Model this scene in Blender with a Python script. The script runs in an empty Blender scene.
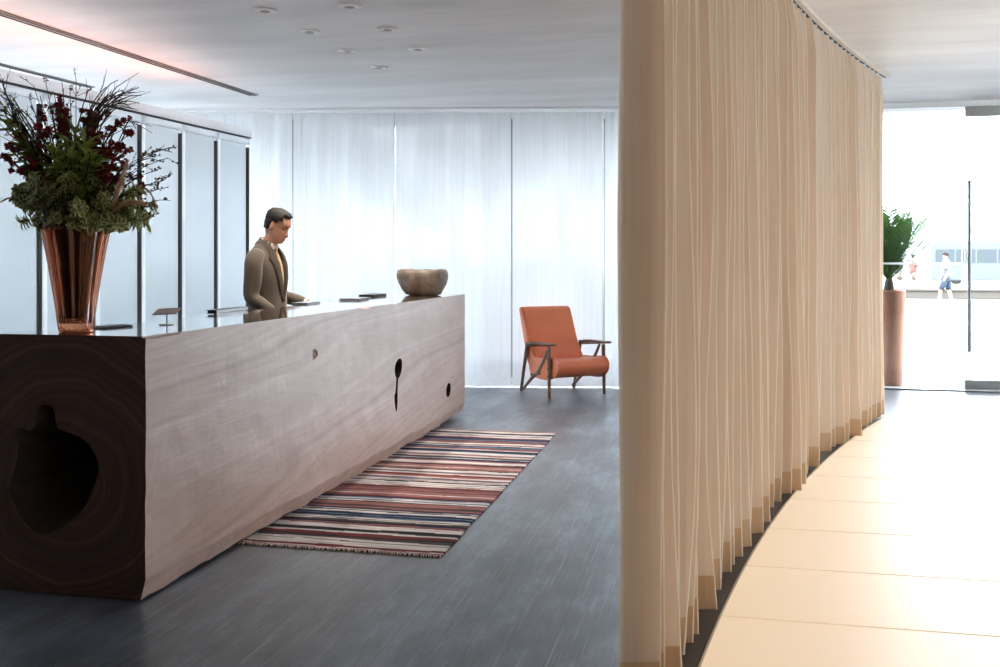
import bpy, bmesh, math, random
from mathutils import Vector, Matrix, noise

random.seed(7)
sc = bpy.context.scene
COL = sc.collection
PI = math.pi

# ------------------------------------------------------------ camera
EYE = 1.42
TH = math.atan(0.22)
CO, SI = math.cos(TH), math.sin(TH)
cam_d = bpy.data.cameras.new('camera')
cam_d.lens = 36.0
cam_d.sensor_width = 36.0
cam_d.shift_y = -0.0745
cam_d.clip_end = 500
cam = bpy.data.objects.new('camera', cam_d)
cam.location = (0, 0, EYE)
cam.rotation_euler = (PI / 2, 0, TH)
COL.objects.link(cam)
sc.camera = cam

# ------------------------------------------------------------ world, lights, exposure
SKY = 9.0
w = bpy.data.worlds.new('world')
sc.world = w
w.use_nodes = True
bg = w.node_tree.nodes['Background']
bg.inputs['Color'].default_value = (0.895, 0.95, 1.0, 1)
bg.inputs['Strength'].default_value = SKY
sc.view_settings.view_transform = 'Standard'
sc.view_settings.look = 'None'
sc.view_settings.gamma = 1
sc.view_settings.use_curve_mapping = False
sc.view_settings.exposure = 0.97
sc.cycles.use_denoising = True
sc.cycles.max_bounces = 10
sc.cycles.diffuse_bounces = 6
sc.cycles.glossy_bounces = 4
sc.cycles.transmission_bounces = 8
sc.cycles.transparent_max_bounces = 16
sc.cycles.sample_clamp_indirect = 6
sc.cycles.caustics_reflective = False
sc.cycles.caustics_refractive = False

def area(name, loc, rot, sx, sy, power, col=(1, 1, 1), portal=False):
    l = bpy.data.lights.new(name, 'AREA')
    l.shape = 'RECTANGLE'
    l.size, l.size_y = sx, sy
    l.energy = power
    l.color = col
    o = bpy.data.objects.new(name, l)
    o.location = loc
    o.rotation_euler = rot
    COL.objects.link(o)
    if portal:
        l.cycles.is_portal = True
    return o

ZC = 3.11          # ceiling height
XL, XR_ = -6.6, 7.2
YB, YF = -4.0, 11.62
# daylight enters through the facade and the two added side window bands (portals only guide the sampling)
area('daylight_portal_front', ((XL + XR_) / 2, YF + 0.25, ZC / 2), (-PI / 2, 0, 0), XR_ - XL, ZC, 1, portal=True)
area('daylight_portal_right', (XR_ + 0.2, 5.5, 1.55), (0, PI / 2, 0), 3.0, 12.0, 1, portal=True)
area('daylight_portal_left', (XL - 0.2, 7.0, 1.55), (0, -PI / 2, 0), 3.0, 9.0, 1, portal=True)

# ------------------------------------------------------------ helpers
def ray_d(u, v, z):
    return (EYE - z) * 1000.0 / (v - 259.0)

def at_d(u, v, d):
    a = (u - 500) / 1000.0 * d
    return Vector((a * CO - d * SI, a * SI + d * CO, EYE - (v - 259) / 1000.0 * d))

def at_z(u, v, z):
    return at_d(u, v, ray_d(u, v, z))

def at_y(u, v, Y):
    return at_d(u, v, Y / ((u - 500) / 1000.0 * SI + CO))

def at_x(u, v, X):
    return at_d(u, v, X / ((u - 500) / 1000.0 * CO - SI))

def link(o, parent=None):
    COL.objects.link(o)
    if parent is not None:
        o.parent = parent
    return o

def empty(name, loc=(0, 0, 0), rz=0.0):
    o = bpy.data.objects.new(name, None)
    o.empty_display_size = 0.1
    o.location = loc
    o.rotation_euler = (0, 0, rz)
    COL.objects.link(o)
    return o

def tag(o, label=None, cat=None, group=None, kind=None):
    if label: o['label'] = label
    if cat: o['category'] = cat
    if group: o['group'] = group
    if kind: o['kind'] = kind
    return o

def mesh_obj(name, bm, mats, parent=None, smooth=False, auto=None):
    me = bpy.data.meshes.new(name)
    bm.normal_update()
    bm.to_mesh(me)
    bm.free()
    if not isinstance(mats, (list, tuple)): mats = [mats]
    for m in mats: me.materials.append(m)
    if smooth:
        for p in me.polygons: p.use_smooth = True
        if auto:
            me.set_sharp_from_angle(angle=math.radians(auto))
    o = bpy.data.objects.new(name, me)
    return link(o, parent)

def box(bm, c, s, mi=0, rz=0.0, mat=None):
    m = Matrix.Translation(c) @ Matrix.Rotation(rz, 4, 'Z') @ Matrix.Diagonal((s[0], s[1], s[2], 1))
    if mat is not None: m = mat @ m
    r = bmesh.ops.create_cube(bm, size=1, matrix=m)
    for v in r['verts']:
        for f in v.link_faces: f.material_index = mi
    return r['verts']

def bevel_all(bm, off, seg=2):
    bmesh.ops.bevel(bm, geom=bm.edges[:], offset=off, segments=seg, affect='EDGES', profile=0.6)

def tube(bm, pts, radii, seg=10, caps=True, mi=0, sx=1.0, up=None):
    """tube through points with a radius per point (radii may be tuples (a,b))"""
    pts = [Vector(p) for p in pts]
    if not isinstance(radii, (list, tuple)): radii = [radii] * len(pts)
    rings = []
    n = len(pts)
    t0 = (pts[1] - pts[0]).normalized()
    ref = Vector(up) if up is not None else (Vector((0, 0, 1)) if abs(t0.z) < 0.9 else Vector((1, 0, 0)))
    for i in range(n):
        t = (pts[min(i + 1, n - 1)] - pts[max(i - 1, 0)])
        t = t.normalized() if t.length > 1e-9 else t0
        b = t.cross(ref)
        if b.length < 1e-6: b = t.orthogonal()
        b.normalize()
        nn = b.cross(t).normalized()
        ref = nn
        r = radii[i]
        ra, rb = (r if isinstance(r, (tuple, list)) else (r, r))
        ring = [bm.verts.new(pts[i] + b * (math.cos(2 * PI * k / seg) * ra) + nn * (math.sin(2 * PI * k / seg) * rb)) for k in range(seg)]
        rings.append(ring)
    for i in range(n - 1):
        for k in range(seg):
            f = bm.faces.new((rings[i][k], rings[i][(k + 1) % seg], rings[i + 1][(k + 1) % seg], rings[i + 1][k]))
            f.material_index = mi
    if caps:
        f = bm.faces.new(rings[0][::-1]); f.material_index = mi
        f = bm.faces.new(rings[-1]); f.material_index = mi
    return rings

def lathe(bm, prof, seg=32, c=(0, 0, 0), mi=0, rfun=None, close=False):
    rings = []
    for (r, z) in prof:
        ring = []
        for k in range(seg):
            a = 2 * PI * k / seg
            rr = r * (rfun(a, z) if rfun else 1)
            ring.append(bm.verts.new((c[0] + rr * math.cos(a), c[1] + rr * math.sin(a), c[2] + z)))
        rings.append(ring)
    for i in range(len(rings) - 1):
        for k in range(seg):
            f = bm.faces.new((rings[i][k], rings[i][(k + 1) % seg], rings[i + 1][(k + 1) % seg], rings[i + 1][k]))
            f.material_index = mi
    bm.faces.new(rings[0][::-1]).material_index = mi
    bm.faces.new(rings[-1]).material_index = mi
    return rings

def loft(bm, rings, caps=True, mi=0):
    R = [[bm.verts.new(p) for p in r] for r in rings]
    n = len(R[0])
    for i in range(len(R) - 1):
        for k in range(n):
            bm.faces.new((R[i][k], R[i][(k + 1) % n], R[i + 1][(k + 1) % n], R[i + 1][k])).material_index = mi
    if caps:
        bm.faces.new(R[0][::-1]).material_index = mi
        bm.faces.new(R[-1]).material_index = mi
    return R

def prism(bm, poly, dvec, mi=0):
    """extrude a planar polygon by dvec"""
    a = [bm.verts.new(p) for p in poly]
    b = [bm.verts.new(Vector(p) + Vector(dvec)) for p in poly]
    n = len(poly)
    bm.faces.new(a[::-1]).material_index = mi
    bm.faces.new(b).material_index = mi
    for k in range(n):
        bm.faces.new((a[k], a[(k + 1) % n], b[(k + 1) % n], b[k])).material_index = mi
    return a + b

def fix_normals(bm):
    bmesh.ops.recalc_face_normals(bm, faces=bm.faces[:])

# ------------------------------------------------------------ materials
class NT:
    def __init__(s, name):
        s.m = bpy.data.materials.new(name)
        s.m.use_nodes = True
        s.t = s.m.node_tree
        s.t.nodes.clear()
        s.out = s.t.nodes.new('ShaderNodeOutputMaterial')
    def n(s, typ, ins=None, **kw):
        nd = s.t.nodes.new(typ)
        for k, v in kw.items(): setattr(nd, k, v)
        for k, v in (ins or {}).items():
            if isinstance(v, bpy.types.NodeSocket): s.t.links.new(v, nd.inputs[k])
            else: nd.inputs[k].default_value = v
        return nd
    def coord(s, scale=(1, 1, 1), kind='Object', rot=(0, 0, 0)):
        tc = s.n('ShaderNodeTexCoord')
        mp = s.n('ShaderNodeMapping', {'Vector': tc.outputs[kind], 'Scale': scale, 'Rotation': rot})
        return mp.outputs[0]
    def noise(s, vec, scale, detail=4, rough=0.55, dist=0.0):
        return s.n('ShaderNodeTexNoise', {'Vector': vec, 'Scale': scale, 'Detail': detail, 'Roughness': rough, 'Distortion': dist}).outputs['Fac']
    def ramp(s, fac, stops, interp='LINEAR'):
        r = s.n('ShaderNodeValToRGB', {'Fac': fac})
        r.color_ramp.interpolation = interp
        e = r.color_ramp.elements
        while len(e) < len(stops): e.new(0.5)
        for el, (p, c) in zip(e, stops):
            el.position = p
            el.color = (*c, 1) if len(c) == 3 else c
        return r.outputs['Color']
    def mix(s, fac, a, b, blend='MIX'):
        m = s.n('ShaderNodeMix', data_type='RGBA', blend_type=blend)
        for idx, v in ((0, fac), (6, a), (7, b)):
            if isinstance(v, bpy.types.NodeSocket): s.t.links.new(v, m.inputs[idx])
            elif idx == 0: m.inputs[0].default_value = v
            else: m.inputs[idx].default_value = (*v, 1) if len(v) == 3 else v
        return m.outputs[2]
    def math(s, op, a, b=0.0):
        nd = s.n('ShaderNodeMath', operation=op)
        for i, v in enumerate((a, b)):
            if isinstance(v, bpy.types.NodeSocket): s.t.links.new(v, nd.inputs[i])
            else: nd.inputs[i].default_value = v
        return nd.outputs[0]
    def bump(s, h, strength=0.3, dist=0.01):
        return s.n('ShaderNodeBump', {'Height': h, 'Strength': strength, 'Distance': dist}).outputs[0]
    def bsdf(s, **kw):
        return s.n('ShaderNodeBsdfPrincipled', {k.replace('_', ' '): v for k, v in kw.items()}).outputs[0]
    def end(s, shader):
        s.t.links.new(shader, s.out.inputs[0])
        return s.m

def C4(c): return (c[0], c[1], c[2], 1)

def plain(name, col, rough=0.5, metal=0.0, nscale=30, var=0.12, spec=0.5, bump=0.0, sheen=0.0):
    t = NT(name)
    v = t.coord()
    nz = t.noise(v, nscale)
    c = t.mix(nz, C4([x * (1 - var) for x in col]), C4([min(1, x * (1 + var)) for x in col]))
    kw = dict(Base_Color=c, Roughness=rough, Metallic=metal)
    kw['Specular_IOR_Level'] = spec
    if sheen: kw['Sheen_Weight'] = sheen
    if bump: kw['Normal'] = t.bump(t.noise(v, nscale * 3), bump, 0.003)
    return t.end(t.bsdf(**kw))

def emis(name, col, strength):
    t = NT(name)
    return t.end(t.n('ShaderNodeEmission', {'Color': C4(col), 'Strength': strength}).outputs[0])

def glass_pane(name, tint=(0.95, 0.98, 1.0), refl=0.10):
    t = NT(name)
    lw = t.n('ShaderNodeFresnel', {'IOR': 1.45}).outputs[0]
    tr = t.n('ShaderNodeBsdfTransparent', {'Color': C4(tint)}).outputs[0]
    gl = t.n('ShaderNodeBsdfGlossy', {'Color': (1, 1, 1, 1), 'Roughness': 0.02}).outputs[0]
    return t.end(t.n('ShaderNodeMixShader', {0: lw, 1: tr, 2: gl}).outputs[0])

def cloth(name, col, transp, transl, trcol=None, weave=900, streak=0.0):
    """thin woven fabric: part open weave, part translucent, part diffuse"""
    t = NT(name)
    v = t.coord()
    vs = t.coord((60, 60, 1.2))
    n1 = t.noise(vs, 1.0, 3)
    c = t.mix(n1, C4([x * 0.86 for x in col]), C4([min(1, x * 1.1) for x in col]))
    trc = trcol or col
    c2 = t.mix(n1, C4([x * 0.9 for x in trc]), C4([min(1, x * 1.1) for x in trc]))
    d = t.n('ShaderNodeBsdfDiffuse', {'Color': c}).outputs[0]
    tl = t.n('ShaderNodeBsdfTranslucent', {'Color': c2}).outputs[0]
    tp = t.n('ShaderNodeBsdfTransparent', {'Color': (1, 1, 1, 1)}).outputs[0]
    m1 = t.n('ShaderNodeMixShader', {0: transl, 1: d, 2: tl}).outputs[0]
    m2 = t.n('ShaderNodeMixShader', {0: transp, 1: m1, 2: tp}).outputs[0]
    return t.end(m2)

M = {}
# floor: dark scuffed boards running along Y
def mat_floor():
    t = NT('floor_boards')
    tc = t.n('ShaderNodeTexCoord').outputs['Object']
    sep = t.n('ShaderNodeSeparateXYZ', {0: tc})
    comb = t.n('ShaderNodeCombineXYZ', {0: sep.outputs[1], 1: sep.outputs[0], 2: 0.0}).outputs[0]
    br = t.n('ShaderNodeTexBrick', {'Vector': comb, 'Color1': (0.2, 0.2, 0.2, 1), 'Color2': (0.85, 0.85, 0.85, 1), 'Mortar': (0, 0, 0, 1),
                                    'Scale': 1.0, 'Mortar Size': 0.0022, 'Mortar Smooth': 0.3, 'Bias': 0.0, 'Brick Width': 1.9, 'Row Height': 0.30}, offset=0.37)
    grain = t.noise(t.coord((38, 2.0, 1)), 1.0, 8, 0.7)
    cloudy = t.noise(t.coord((1, 0.5, 1)), 1.6, 5, 0.6)
    scr = t.noise(t.coord((110, 1.6, 1), rot=(0, 0, 0.25)), 1.0, 2)
    base = t.mix(br.outputs['Color'], (0.088, 0.098, 0.112), (0.125, 0.142, 0.165))
    patch = t.noise(t.coord((2.4, 0.8, 1), rot=(0, 0, 0.15)), 1.3, 9, 0.72, 0.0)
    base = t.mix(1.0, base, t.ramp(patch, [(0.36, (0.50, 0.50, 0.51)), (0.5, (0.95, 1.0, 1.07)), (0.66, (1.9, 2.1, 2.35))]), 'MULTIPLY')
    g = t.mix(grain, (0.55, 0.53, 0.53), (1.35, 1.35, 1.38))
    base = t.mix(1.0, base, g, 'MULTIPLY')
    sc2 = t.ramp(scr, [(0.58, (0, 0, 0)), (0.72, (0.34, 0.37, 0.40))])
    base = t.mix(0.35, base, sc2, 'ADD')
    base = t.mix(t.math('MULTIPLY', br.outputs['Fac'], 0.6), base, (0.03, 0.03, 0.034))
    rg = t.ramp(t.math('ADD', t.math('MULTIPLY', cloudy, 0.6), t.math('MULTIPLY', grain, 0.4)), [(0.3, (0.27,) * 3), (0.7, (0.44,) * 3)])
    h = t.math('SUBTRACT', t.math('MULTIPLY', grain, 0.25), br.outputs['Fac'])
    return t.end(t.bsdf(Base_Color=base, Roughness=rg, Normal=t.bump(h, 0.15, 0.002), Specular_IOR_Level=0.9))
M['floor'] = mat_floor()

def mat_glassfloor():
    t = NT('lit_glass_floor')
    v = t.coord()
    n1 = t.noise(v, 0.6, 2)
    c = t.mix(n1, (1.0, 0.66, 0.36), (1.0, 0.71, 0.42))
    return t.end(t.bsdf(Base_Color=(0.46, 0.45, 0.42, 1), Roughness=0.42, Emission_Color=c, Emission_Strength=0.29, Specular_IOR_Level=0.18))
M['glassfloor'] = mat_glassfloor()

def mat_ceiling():
    t = NT('ceiling_plaster')
    n1 = t.noise(t.coord((0.35, 1.6, 1), rot=(0, 0, 0.2)), 1.2, 6, 0.6)
    c = t.ramp(n1, [(0.3, (0.60, 0.60, 0.59)), (0.5, (0.71, 0.70, 0.69)), (0.72, (0.82, 0.81, 0.79))])
    return t.end(t.bsdf(Base_Color=c, Roughness=0.45, Specular_IOR_Level=0.18, Normal=t.bump(n1, 0.05, 0.02)))
M['ceiling'] = mat_ceiling()
M['wall'] = plain('warm_wall', (0.45, 0.38, 0.32), 0.8)
M['darkwall'] = plain('dark_wall', (0.05, 0.045, 0.04), 0.8)
M['alu'] = plain('brushed_aluminium', (0.62, 0.62, 0.60), 0.35, 0.9)
M['alupaint'] = plain('white_frame', (0.82, 0.84, 0.84), 0.35)
M['bronze'] = plain('dark_bronze_frame', (0.055, 0.045, 0.035), 0.4, 0.3)
M['steel'] = plain('steel_handle', (0.30, 0.31, 0.31), 0.35, 0.8)
M['rail'] = plain('door_rail', (0.42, 0.42, 0.40), 0.35, 0.7)
M['black'] = plain('black_plastic', (0.02, 0.02, 0.022), 0.35)
M['slot'] = plain('slot_black', (0.012, 0.012, 0.012), 0.6)
M['glass'] = glass_pane('clear_glass')
M['sheer'] = cloth('white_sheer', (0.84, 0.86, 0.88), 0.009, 0.30, (0.86, 0.89, 0.92))
M['sheerhem'] = cloth('white_sheer_hem', (0.86, 0.88, 0.90), 0.004, 0.24, (0.84, 0.88, 0.92))
M['sheerside'] = cloth('white_sheer_open', (0.84, 0.86, 0.88), 0.06, 0.36, (0.86, 0.89, 0.92))
M['frost'] = cloth('frosted_film', (0.9, 0.92, 0.94), 0.25, 0.85, (0.95, 0.97, 1.0))
M['linen'] = cloth('tan_linen', (0.68, 0.545, 0.425), 0.045, 0.44, (0.88, 0.74, 0.60))
M['linenhem'] = cloth('tan_linen_hem', (0.62, 0.43, 0.27), 0.005, 0.28, (0.66, 0.46, 0.28))
M['linenlitseam'] = cloth('tan_linen_lit_seam', (0.92, 0.85, 0.75), 0.0, 0.35, (0.98, 0.92, 0.82))  # pleat edges paler than the linen: caught light put into their colour

def mat_ribbed():
    t = NT('ribbed_glass')
    v = t.coord()
    n1 = t.noise(t.coord((0.6, 0.6, 1.5)), 1.4, 3)
    c = t.mix(n1, (0.47, 0.51, 0.53), (0.56, 0.60, 0.62))
    tl = t.n('ShaderNodeBsdfTranslucent', {'Color': c}).outputs[0]
    df = t.n('ShaderNodeBsdfDiffuse', {'Color': (0.62, 0.68, 0.70, 1)}).outputs[0]
    gl = t.n('ShaderNodeBsdfGlossy', {'Color': (0.9, 0.95, 1, 1), 'Roughness': 0.12}).outputs[0]
    a = t.n('ShaderNodeMixShader', {0: 0.25, 1: tl, 2: df}).outputs[0]
    return t.end(t.n('ShaderNodeMixShader', {0: 0.12, 1: a, 2: gl}).outputs[0])
M['ribbed'] = mat_ribbed()

def mat_log(name, dark):  # same wood in two tones: shade put into the end, light into the front
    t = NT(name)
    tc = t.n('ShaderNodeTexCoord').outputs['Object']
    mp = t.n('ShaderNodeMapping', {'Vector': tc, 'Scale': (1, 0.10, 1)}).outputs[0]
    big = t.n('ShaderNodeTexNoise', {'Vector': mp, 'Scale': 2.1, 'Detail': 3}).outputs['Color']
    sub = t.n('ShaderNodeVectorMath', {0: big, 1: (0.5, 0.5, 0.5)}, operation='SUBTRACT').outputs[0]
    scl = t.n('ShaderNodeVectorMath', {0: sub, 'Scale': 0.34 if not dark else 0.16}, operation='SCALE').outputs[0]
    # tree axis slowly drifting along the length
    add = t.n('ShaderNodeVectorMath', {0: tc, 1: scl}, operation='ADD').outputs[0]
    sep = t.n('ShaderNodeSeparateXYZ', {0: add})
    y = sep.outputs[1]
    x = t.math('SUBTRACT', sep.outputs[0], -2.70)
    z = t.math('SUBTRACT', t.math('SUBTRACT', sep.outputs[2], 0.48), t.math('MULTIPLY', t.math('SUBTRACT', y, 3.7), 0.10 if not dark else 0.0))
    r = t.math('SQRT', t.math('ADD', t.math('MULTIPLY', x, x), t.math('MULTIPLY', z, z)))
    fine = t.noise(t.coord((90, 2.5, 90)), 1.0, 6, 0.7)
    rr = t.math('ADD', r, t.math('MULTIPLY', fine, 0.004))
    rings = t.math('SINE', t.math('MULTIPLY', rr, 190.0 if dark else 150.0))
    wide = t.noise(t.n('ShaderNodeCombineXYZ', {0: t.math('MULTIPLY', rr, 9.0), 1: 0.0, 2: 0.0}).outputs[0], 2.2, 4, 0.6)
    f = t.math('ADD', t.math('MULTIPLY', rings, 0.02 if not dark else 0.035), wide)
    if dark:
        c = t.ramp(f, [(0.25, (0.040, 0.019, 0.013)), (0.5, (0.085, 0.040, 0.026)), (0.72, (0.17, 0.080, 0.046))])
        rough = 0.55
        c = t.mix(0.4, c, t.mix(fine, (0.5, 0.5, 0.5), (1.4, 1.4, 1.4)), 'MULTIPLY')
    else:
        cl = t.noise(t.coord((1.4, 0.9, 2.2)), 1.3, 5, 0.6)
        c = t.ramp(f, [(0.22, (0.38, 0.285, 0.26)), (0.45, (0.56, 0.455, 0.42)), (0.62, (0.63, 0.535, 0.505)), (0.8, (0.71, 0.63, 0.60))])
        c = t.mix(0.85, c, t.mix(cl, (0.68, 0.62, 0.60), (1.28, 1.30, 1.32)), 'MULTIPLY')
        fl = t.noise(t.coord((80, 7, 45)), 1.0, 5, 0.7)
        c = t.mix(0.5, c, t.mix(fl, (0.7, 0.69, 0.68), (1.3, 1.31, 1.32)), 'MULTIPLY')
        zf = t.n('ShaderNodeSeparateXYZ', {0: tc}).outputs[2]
        low_tint = t.ramp(t.math('ADD', zf, t.math('MULTIPLY', t.math('SUBTRACT', cl, 0.5), 0.9)), [(0.10, (1.0, 0.86, 0.77)), (0.62, (1.0, 1.0, 1.0))])  # tint browner towards the bottom, broken up by noise
        c = t.mix(1.0, c, low_tint, 'MULTIPLY')
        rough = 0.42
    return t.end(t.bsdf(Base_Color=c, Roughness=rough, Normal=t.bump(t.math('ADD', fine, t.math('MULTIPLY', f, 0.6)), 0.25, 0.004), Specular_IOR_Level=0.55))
M['logend'] = mat_log('log_shaded_end_grain', True)
M['logside'] = mat_log('log_lit_side', False)

def mat_logtop():
    t = NT('log_polished_top')
    fine = t.noise(t.coord((60, 2.0, 60)), 1.0, 6, 0.7)
    c = t.mix(fine, (0.10, 0.065, 0.055), (0.24, 0.17, 0.15))
    return t.end(t.bsdf(Base_Color=c, Roughness=0.13, Normal=t.bump(fine, 0.04, 0.002), Specular_IOR_Level=0.8, Coat_Weight=1.0, Coat_Roughness=0.07))
M['logtop'] = mat_logtop()
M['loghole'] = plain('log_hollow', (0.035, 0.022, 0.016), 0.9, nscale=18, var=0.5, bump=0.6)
M['plinth'] = plain('black_plinth', (0.012, 0.011, 0.011), 0.8)

def mat_leather():
    t = NT('orange_leather')
    v = t.coord()
    n1 = t.noise(v, 5, 3)
    n2 = t.noise(t.coord((1, 1, 2.5)), 9, 4, 0.6, 0.8)
    c = t.mix(n1, (0.78, 0.20, 0.085), (0.88, 0.26, 0.12))
    return t.end(t.bsdf(Base_Color=c, Roughness=0.38, Normal=t.bump(n2, 0.35, 0.012), Specular_IOR_Level=0.5))
M['leather'] = mat_leather()
M['piping'] = plain('leather_piping', (0.20, 0.035, 0.018), 0.4)

def mat_wood(name, a, b, rough=0.35):
    t = NT(name)
    n1 = t.noise(t.coord((25, 25, 3)), 2.0, 5, 0.65)
    c = t.ramp(n1, [(0.3, a), (0.7, b)])
    return t.end(t.bsdf(Base_Color=c, Roughness=rough, Normal=t.bump(n1, 0.1, 0.002)))
M['walnut'] = mat_wood('walnut', (0.11, 0.060, 0.036), (0.32, 0.19, 0.12))
M['screw'] = plain('black_screw', (0.01, 0.01, 0.01), 0.4, 0.6)

def mat_stone():
    t = NT('carved_stone')
    n1 = t.noise(t.coord(), 7, 6, 0.6)
    n2 = t.noise(t.coord((1, 1, 1)), 60, 4, 0.7)
    c = t.ramp(n1, [(0.32, (0.105, 0.070, 0.048)), (0.5, (0.22, 0.185, 0.145)), (0.66, (0.33, 0.32, 0.28))])
    c = t.mix(0.6, c, t.mix(n2, (0.6, 0.6, 0.6), (1.35, 1.35, 1.35)), 'MULTIPLY')
    return t.end(t.bsdf(Base_Color=c, Roughness=0.55, Normal=t.bump(n2, 0.4, 0.006)))
M['stone'] = mat_stone()

def mat_vase():
    t = NT('copper_tinted_glass')
    return t.end(t.bsdf(Base_Color=(0.60, 0.23, 0.12, 1), Roughness=0.03, IOR=1.45, Transmission_Weight=0.92, Specular_IOR_Level=0.8, Specular_Tint=(1, 0.75, 0.62, 1)))
M['vase'] = mat_vase()
M['vasefoot'] = plain('copper_foot', (0.95, 0.30, 0.14), 0.2, 0.6)
def leafm(name, a, b, rough=0.45):
    t = NT(name)
    n1 = t.noise(t.coord(), 14, 3)
    c = t.mix(n1, C4(a), C4(b))
    bs = t.bsdf(Base_Color=c, Roughness=rough, Specular_IOR_Level=0.25)
    tl = t.n('ShaderNodeBsdfTranslucent', {'Color': c}).outputs[0]
    return t.end(t.n('ShaderNodeMixShader', {0: 0.2, 1: bs, 2: tl}).outputs[0])
M['leafdark'] = leafm('leaf_dark_green', (0.10, 0.135, 0.024), (0.27, 0.32, 0.070))
M['leafgreen'] = leafm('leaf_fresh_green', (0.17, 0.25, 0.045), (0.38, 0.48, 0.11))
M['leafedge'] = leafm('leaf_cream_edge', (0.55, 0.57, 0.34), (0.75, 0.75, 0.50))
M['leafred'] = leafm('burgundy_bloom', (0.13, 0.016, 0.024), (0.38, 0.048, 0.055))
M['leafrust'] = leafm('rust_bloom', (0.20, 0.040, 0.022), (0.34, 0.09, 0.05))
M['twig'] = plain('brown_twig', (0.040, 0.022, 0.016), 0.7)
M['plume'] = leafm('tan_plume', (0.60, 0.40, 0.24), (0.85, 0.62, 0.42), 0.8)
M['euca'] = leafm('grey_sprig', (0.050, 0.060, 0.035), (0.13, 0.14, 0.08))
M['skin'] = plain('skin', (0.62, 0.33, 0.22), 0.5, nscale=12, var=0.1)
M['hair'] = plain('dark_hair', (0.014, 0.012, 0.011), 0.75, nscale=90, var=0.5, bump=0.6)
M['suit'] = plain('taupe_wool', (0.098, 0.080, 0.062), 0.85, nscale=140, var=0.25, bump=0.3, sheen=0.3)
M['suitdark'] = plain('taupe_wool_edge', (0.062, 0.049, 0.038), 0.85, nscale=140, var=0.25)
M['trouser'] = plain('dark_trousers', (0.10, 0.08, 0.06), 0.85)
M['shirt'] = plain('pale_shirt', (0.72, 0.66, 0.60), 0.8)
M['tie'] = plain('yellow_tie', (0.62, 0.44, 0.17), 0.5, nscale=80)
M['shoe'] = plain('black_shoe', (0.015, 0.012, 0.01), 0.25)
M['eye'] = plain('dark_eye', (0.03, 0.02, 0.02), 0.3)
M['lip'] = plain('lips', (0.42, 0.17, 0.13), 0.5)
M['terra'] = mat_wood('terracotta', (0.42, 0.17, 0.10), (0.58, 0.28, 0.18), 0.7)
M['paper'] = plain('tablet_grey', (0.22, 0.26, 0.30), 0.25)
M['copperplate'] = plain('brown_metal_plate', (0.12, 0.085, 0.07), 0.35, 0.5)
M['lamp'] = emis('downlight_lamp', (1.0, 0.86, 0.72), 2.5)
M['white'] = plain('white_ring', (0.85, 0.85, 0.83), 0.4)
M['greyb'] = plain('grey_baffle', (0.25, 0.24, 0.22), 0.4)
M['seamgrey'] = plain('sheer_seam', (0.50, 0.52, 0.54), 0.8)
M['opal'] = cloth('opal_header', (0.90, 0.92, 0.94), 0.0, 0.85, (0.93, 0.96, 0.98))
# outdoors
def mat_paving():
    t = NT('pale_pebble_paving')
    n1 = t.n('ShaderNodeTexVoronoi', {'Vector': t.coord(), 'Scale': 22.0}).outputs['Distance']
    c = t.ramp(n1, [(0.0, (0.17, 0.17, 0.17)), (0.5, (0.13, 0.13, 0.135)), (0.9, (0.06, 0.06, 0.065))])
    return t.end(t.bsdf(Base_Color=c, Roughness=0.9))
M['paving'] = mat_paving()
M['road'] = plain('sunlit_road', (0.16, 0.155, 0.15), 0.9)
M['seawall'] = plain('sandy_sea_wall', (0.085, 0.072, 0.060), 0.9)
M['sand'] = plain('beach_sand', (0.26, 0.24, 0.21), 0.9, nscale=2)
M['busblue'] = plain('bus_body', (0.070, 0.080, 0.085), 0.4)
M['busglass'] = plain('bus_glass', (0.020, 0.030, 0.036), 0.3)
M['tyre'] = plain('tyre', (0.006, 0.006, 0.006), 0.8)
M['carred'] = plain('red_paint', (0.30, 0.045, 0.03), 0.35)
M['caror'] = plain('orange_paint', (0.36, 0.10, 0.04), 0.35)
M['cargrey'] = plain('silver_paint', (0.20, 0.22, 0.24), 0.35)
M['shirtw'] = plain('white_cotton', (0.12, 0.12, 0.12), 0.9)
M['shorts'] = plain('blue_shorts', (0.030, 0.045, 0.065), 0.9)
M['shirtr'] = plain('coral_cotton', (0.16, 0.06, 0.05), 0.9)
M['bark'] = plain('bark', (0.05, 0.04, 0.03), 0.9)
M['leafout'] = leafm('street_leaf', (0.020, 0.040, 0.018), (0.05, 0.085, 0.035))
M['facade'] = plain('pale_facade', (0.24, 0.24, 0.25), 0.9)
M['facadew'] = plain('facade_window', (0.06, 0.07, 0.09), 0.3)
M['soil'] = plain('soil', (0.03, 0.02, 0.015), 0.95)
M['cycad'] = leafm('cycad_leaf', (0.030, 0.075, 0.015), (0.075, 0.15, 0.035))

# ============================================================ ROOM SHELL
bm = bmesh.new()
box(bm, ((XL + XR_) / 2, (YB + YF) / 2, -0.1), (XR_ - XL, YF - YB, 0.2))
o = mesh_obj('floor', bm, M['floor']); tag(o, kind='structure')

bm = bmesh.new()
box(bm, ((XL + XR_) / 2, (YB + YF + 0.6) / 2, ZC + 0.15), (XR_ - XL + 0.6, YF - YB + 0.6, 0.3))
o = mesh_obj('ceiling', bm, M['ceiling']); tag(o, kind='structure')

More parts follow.
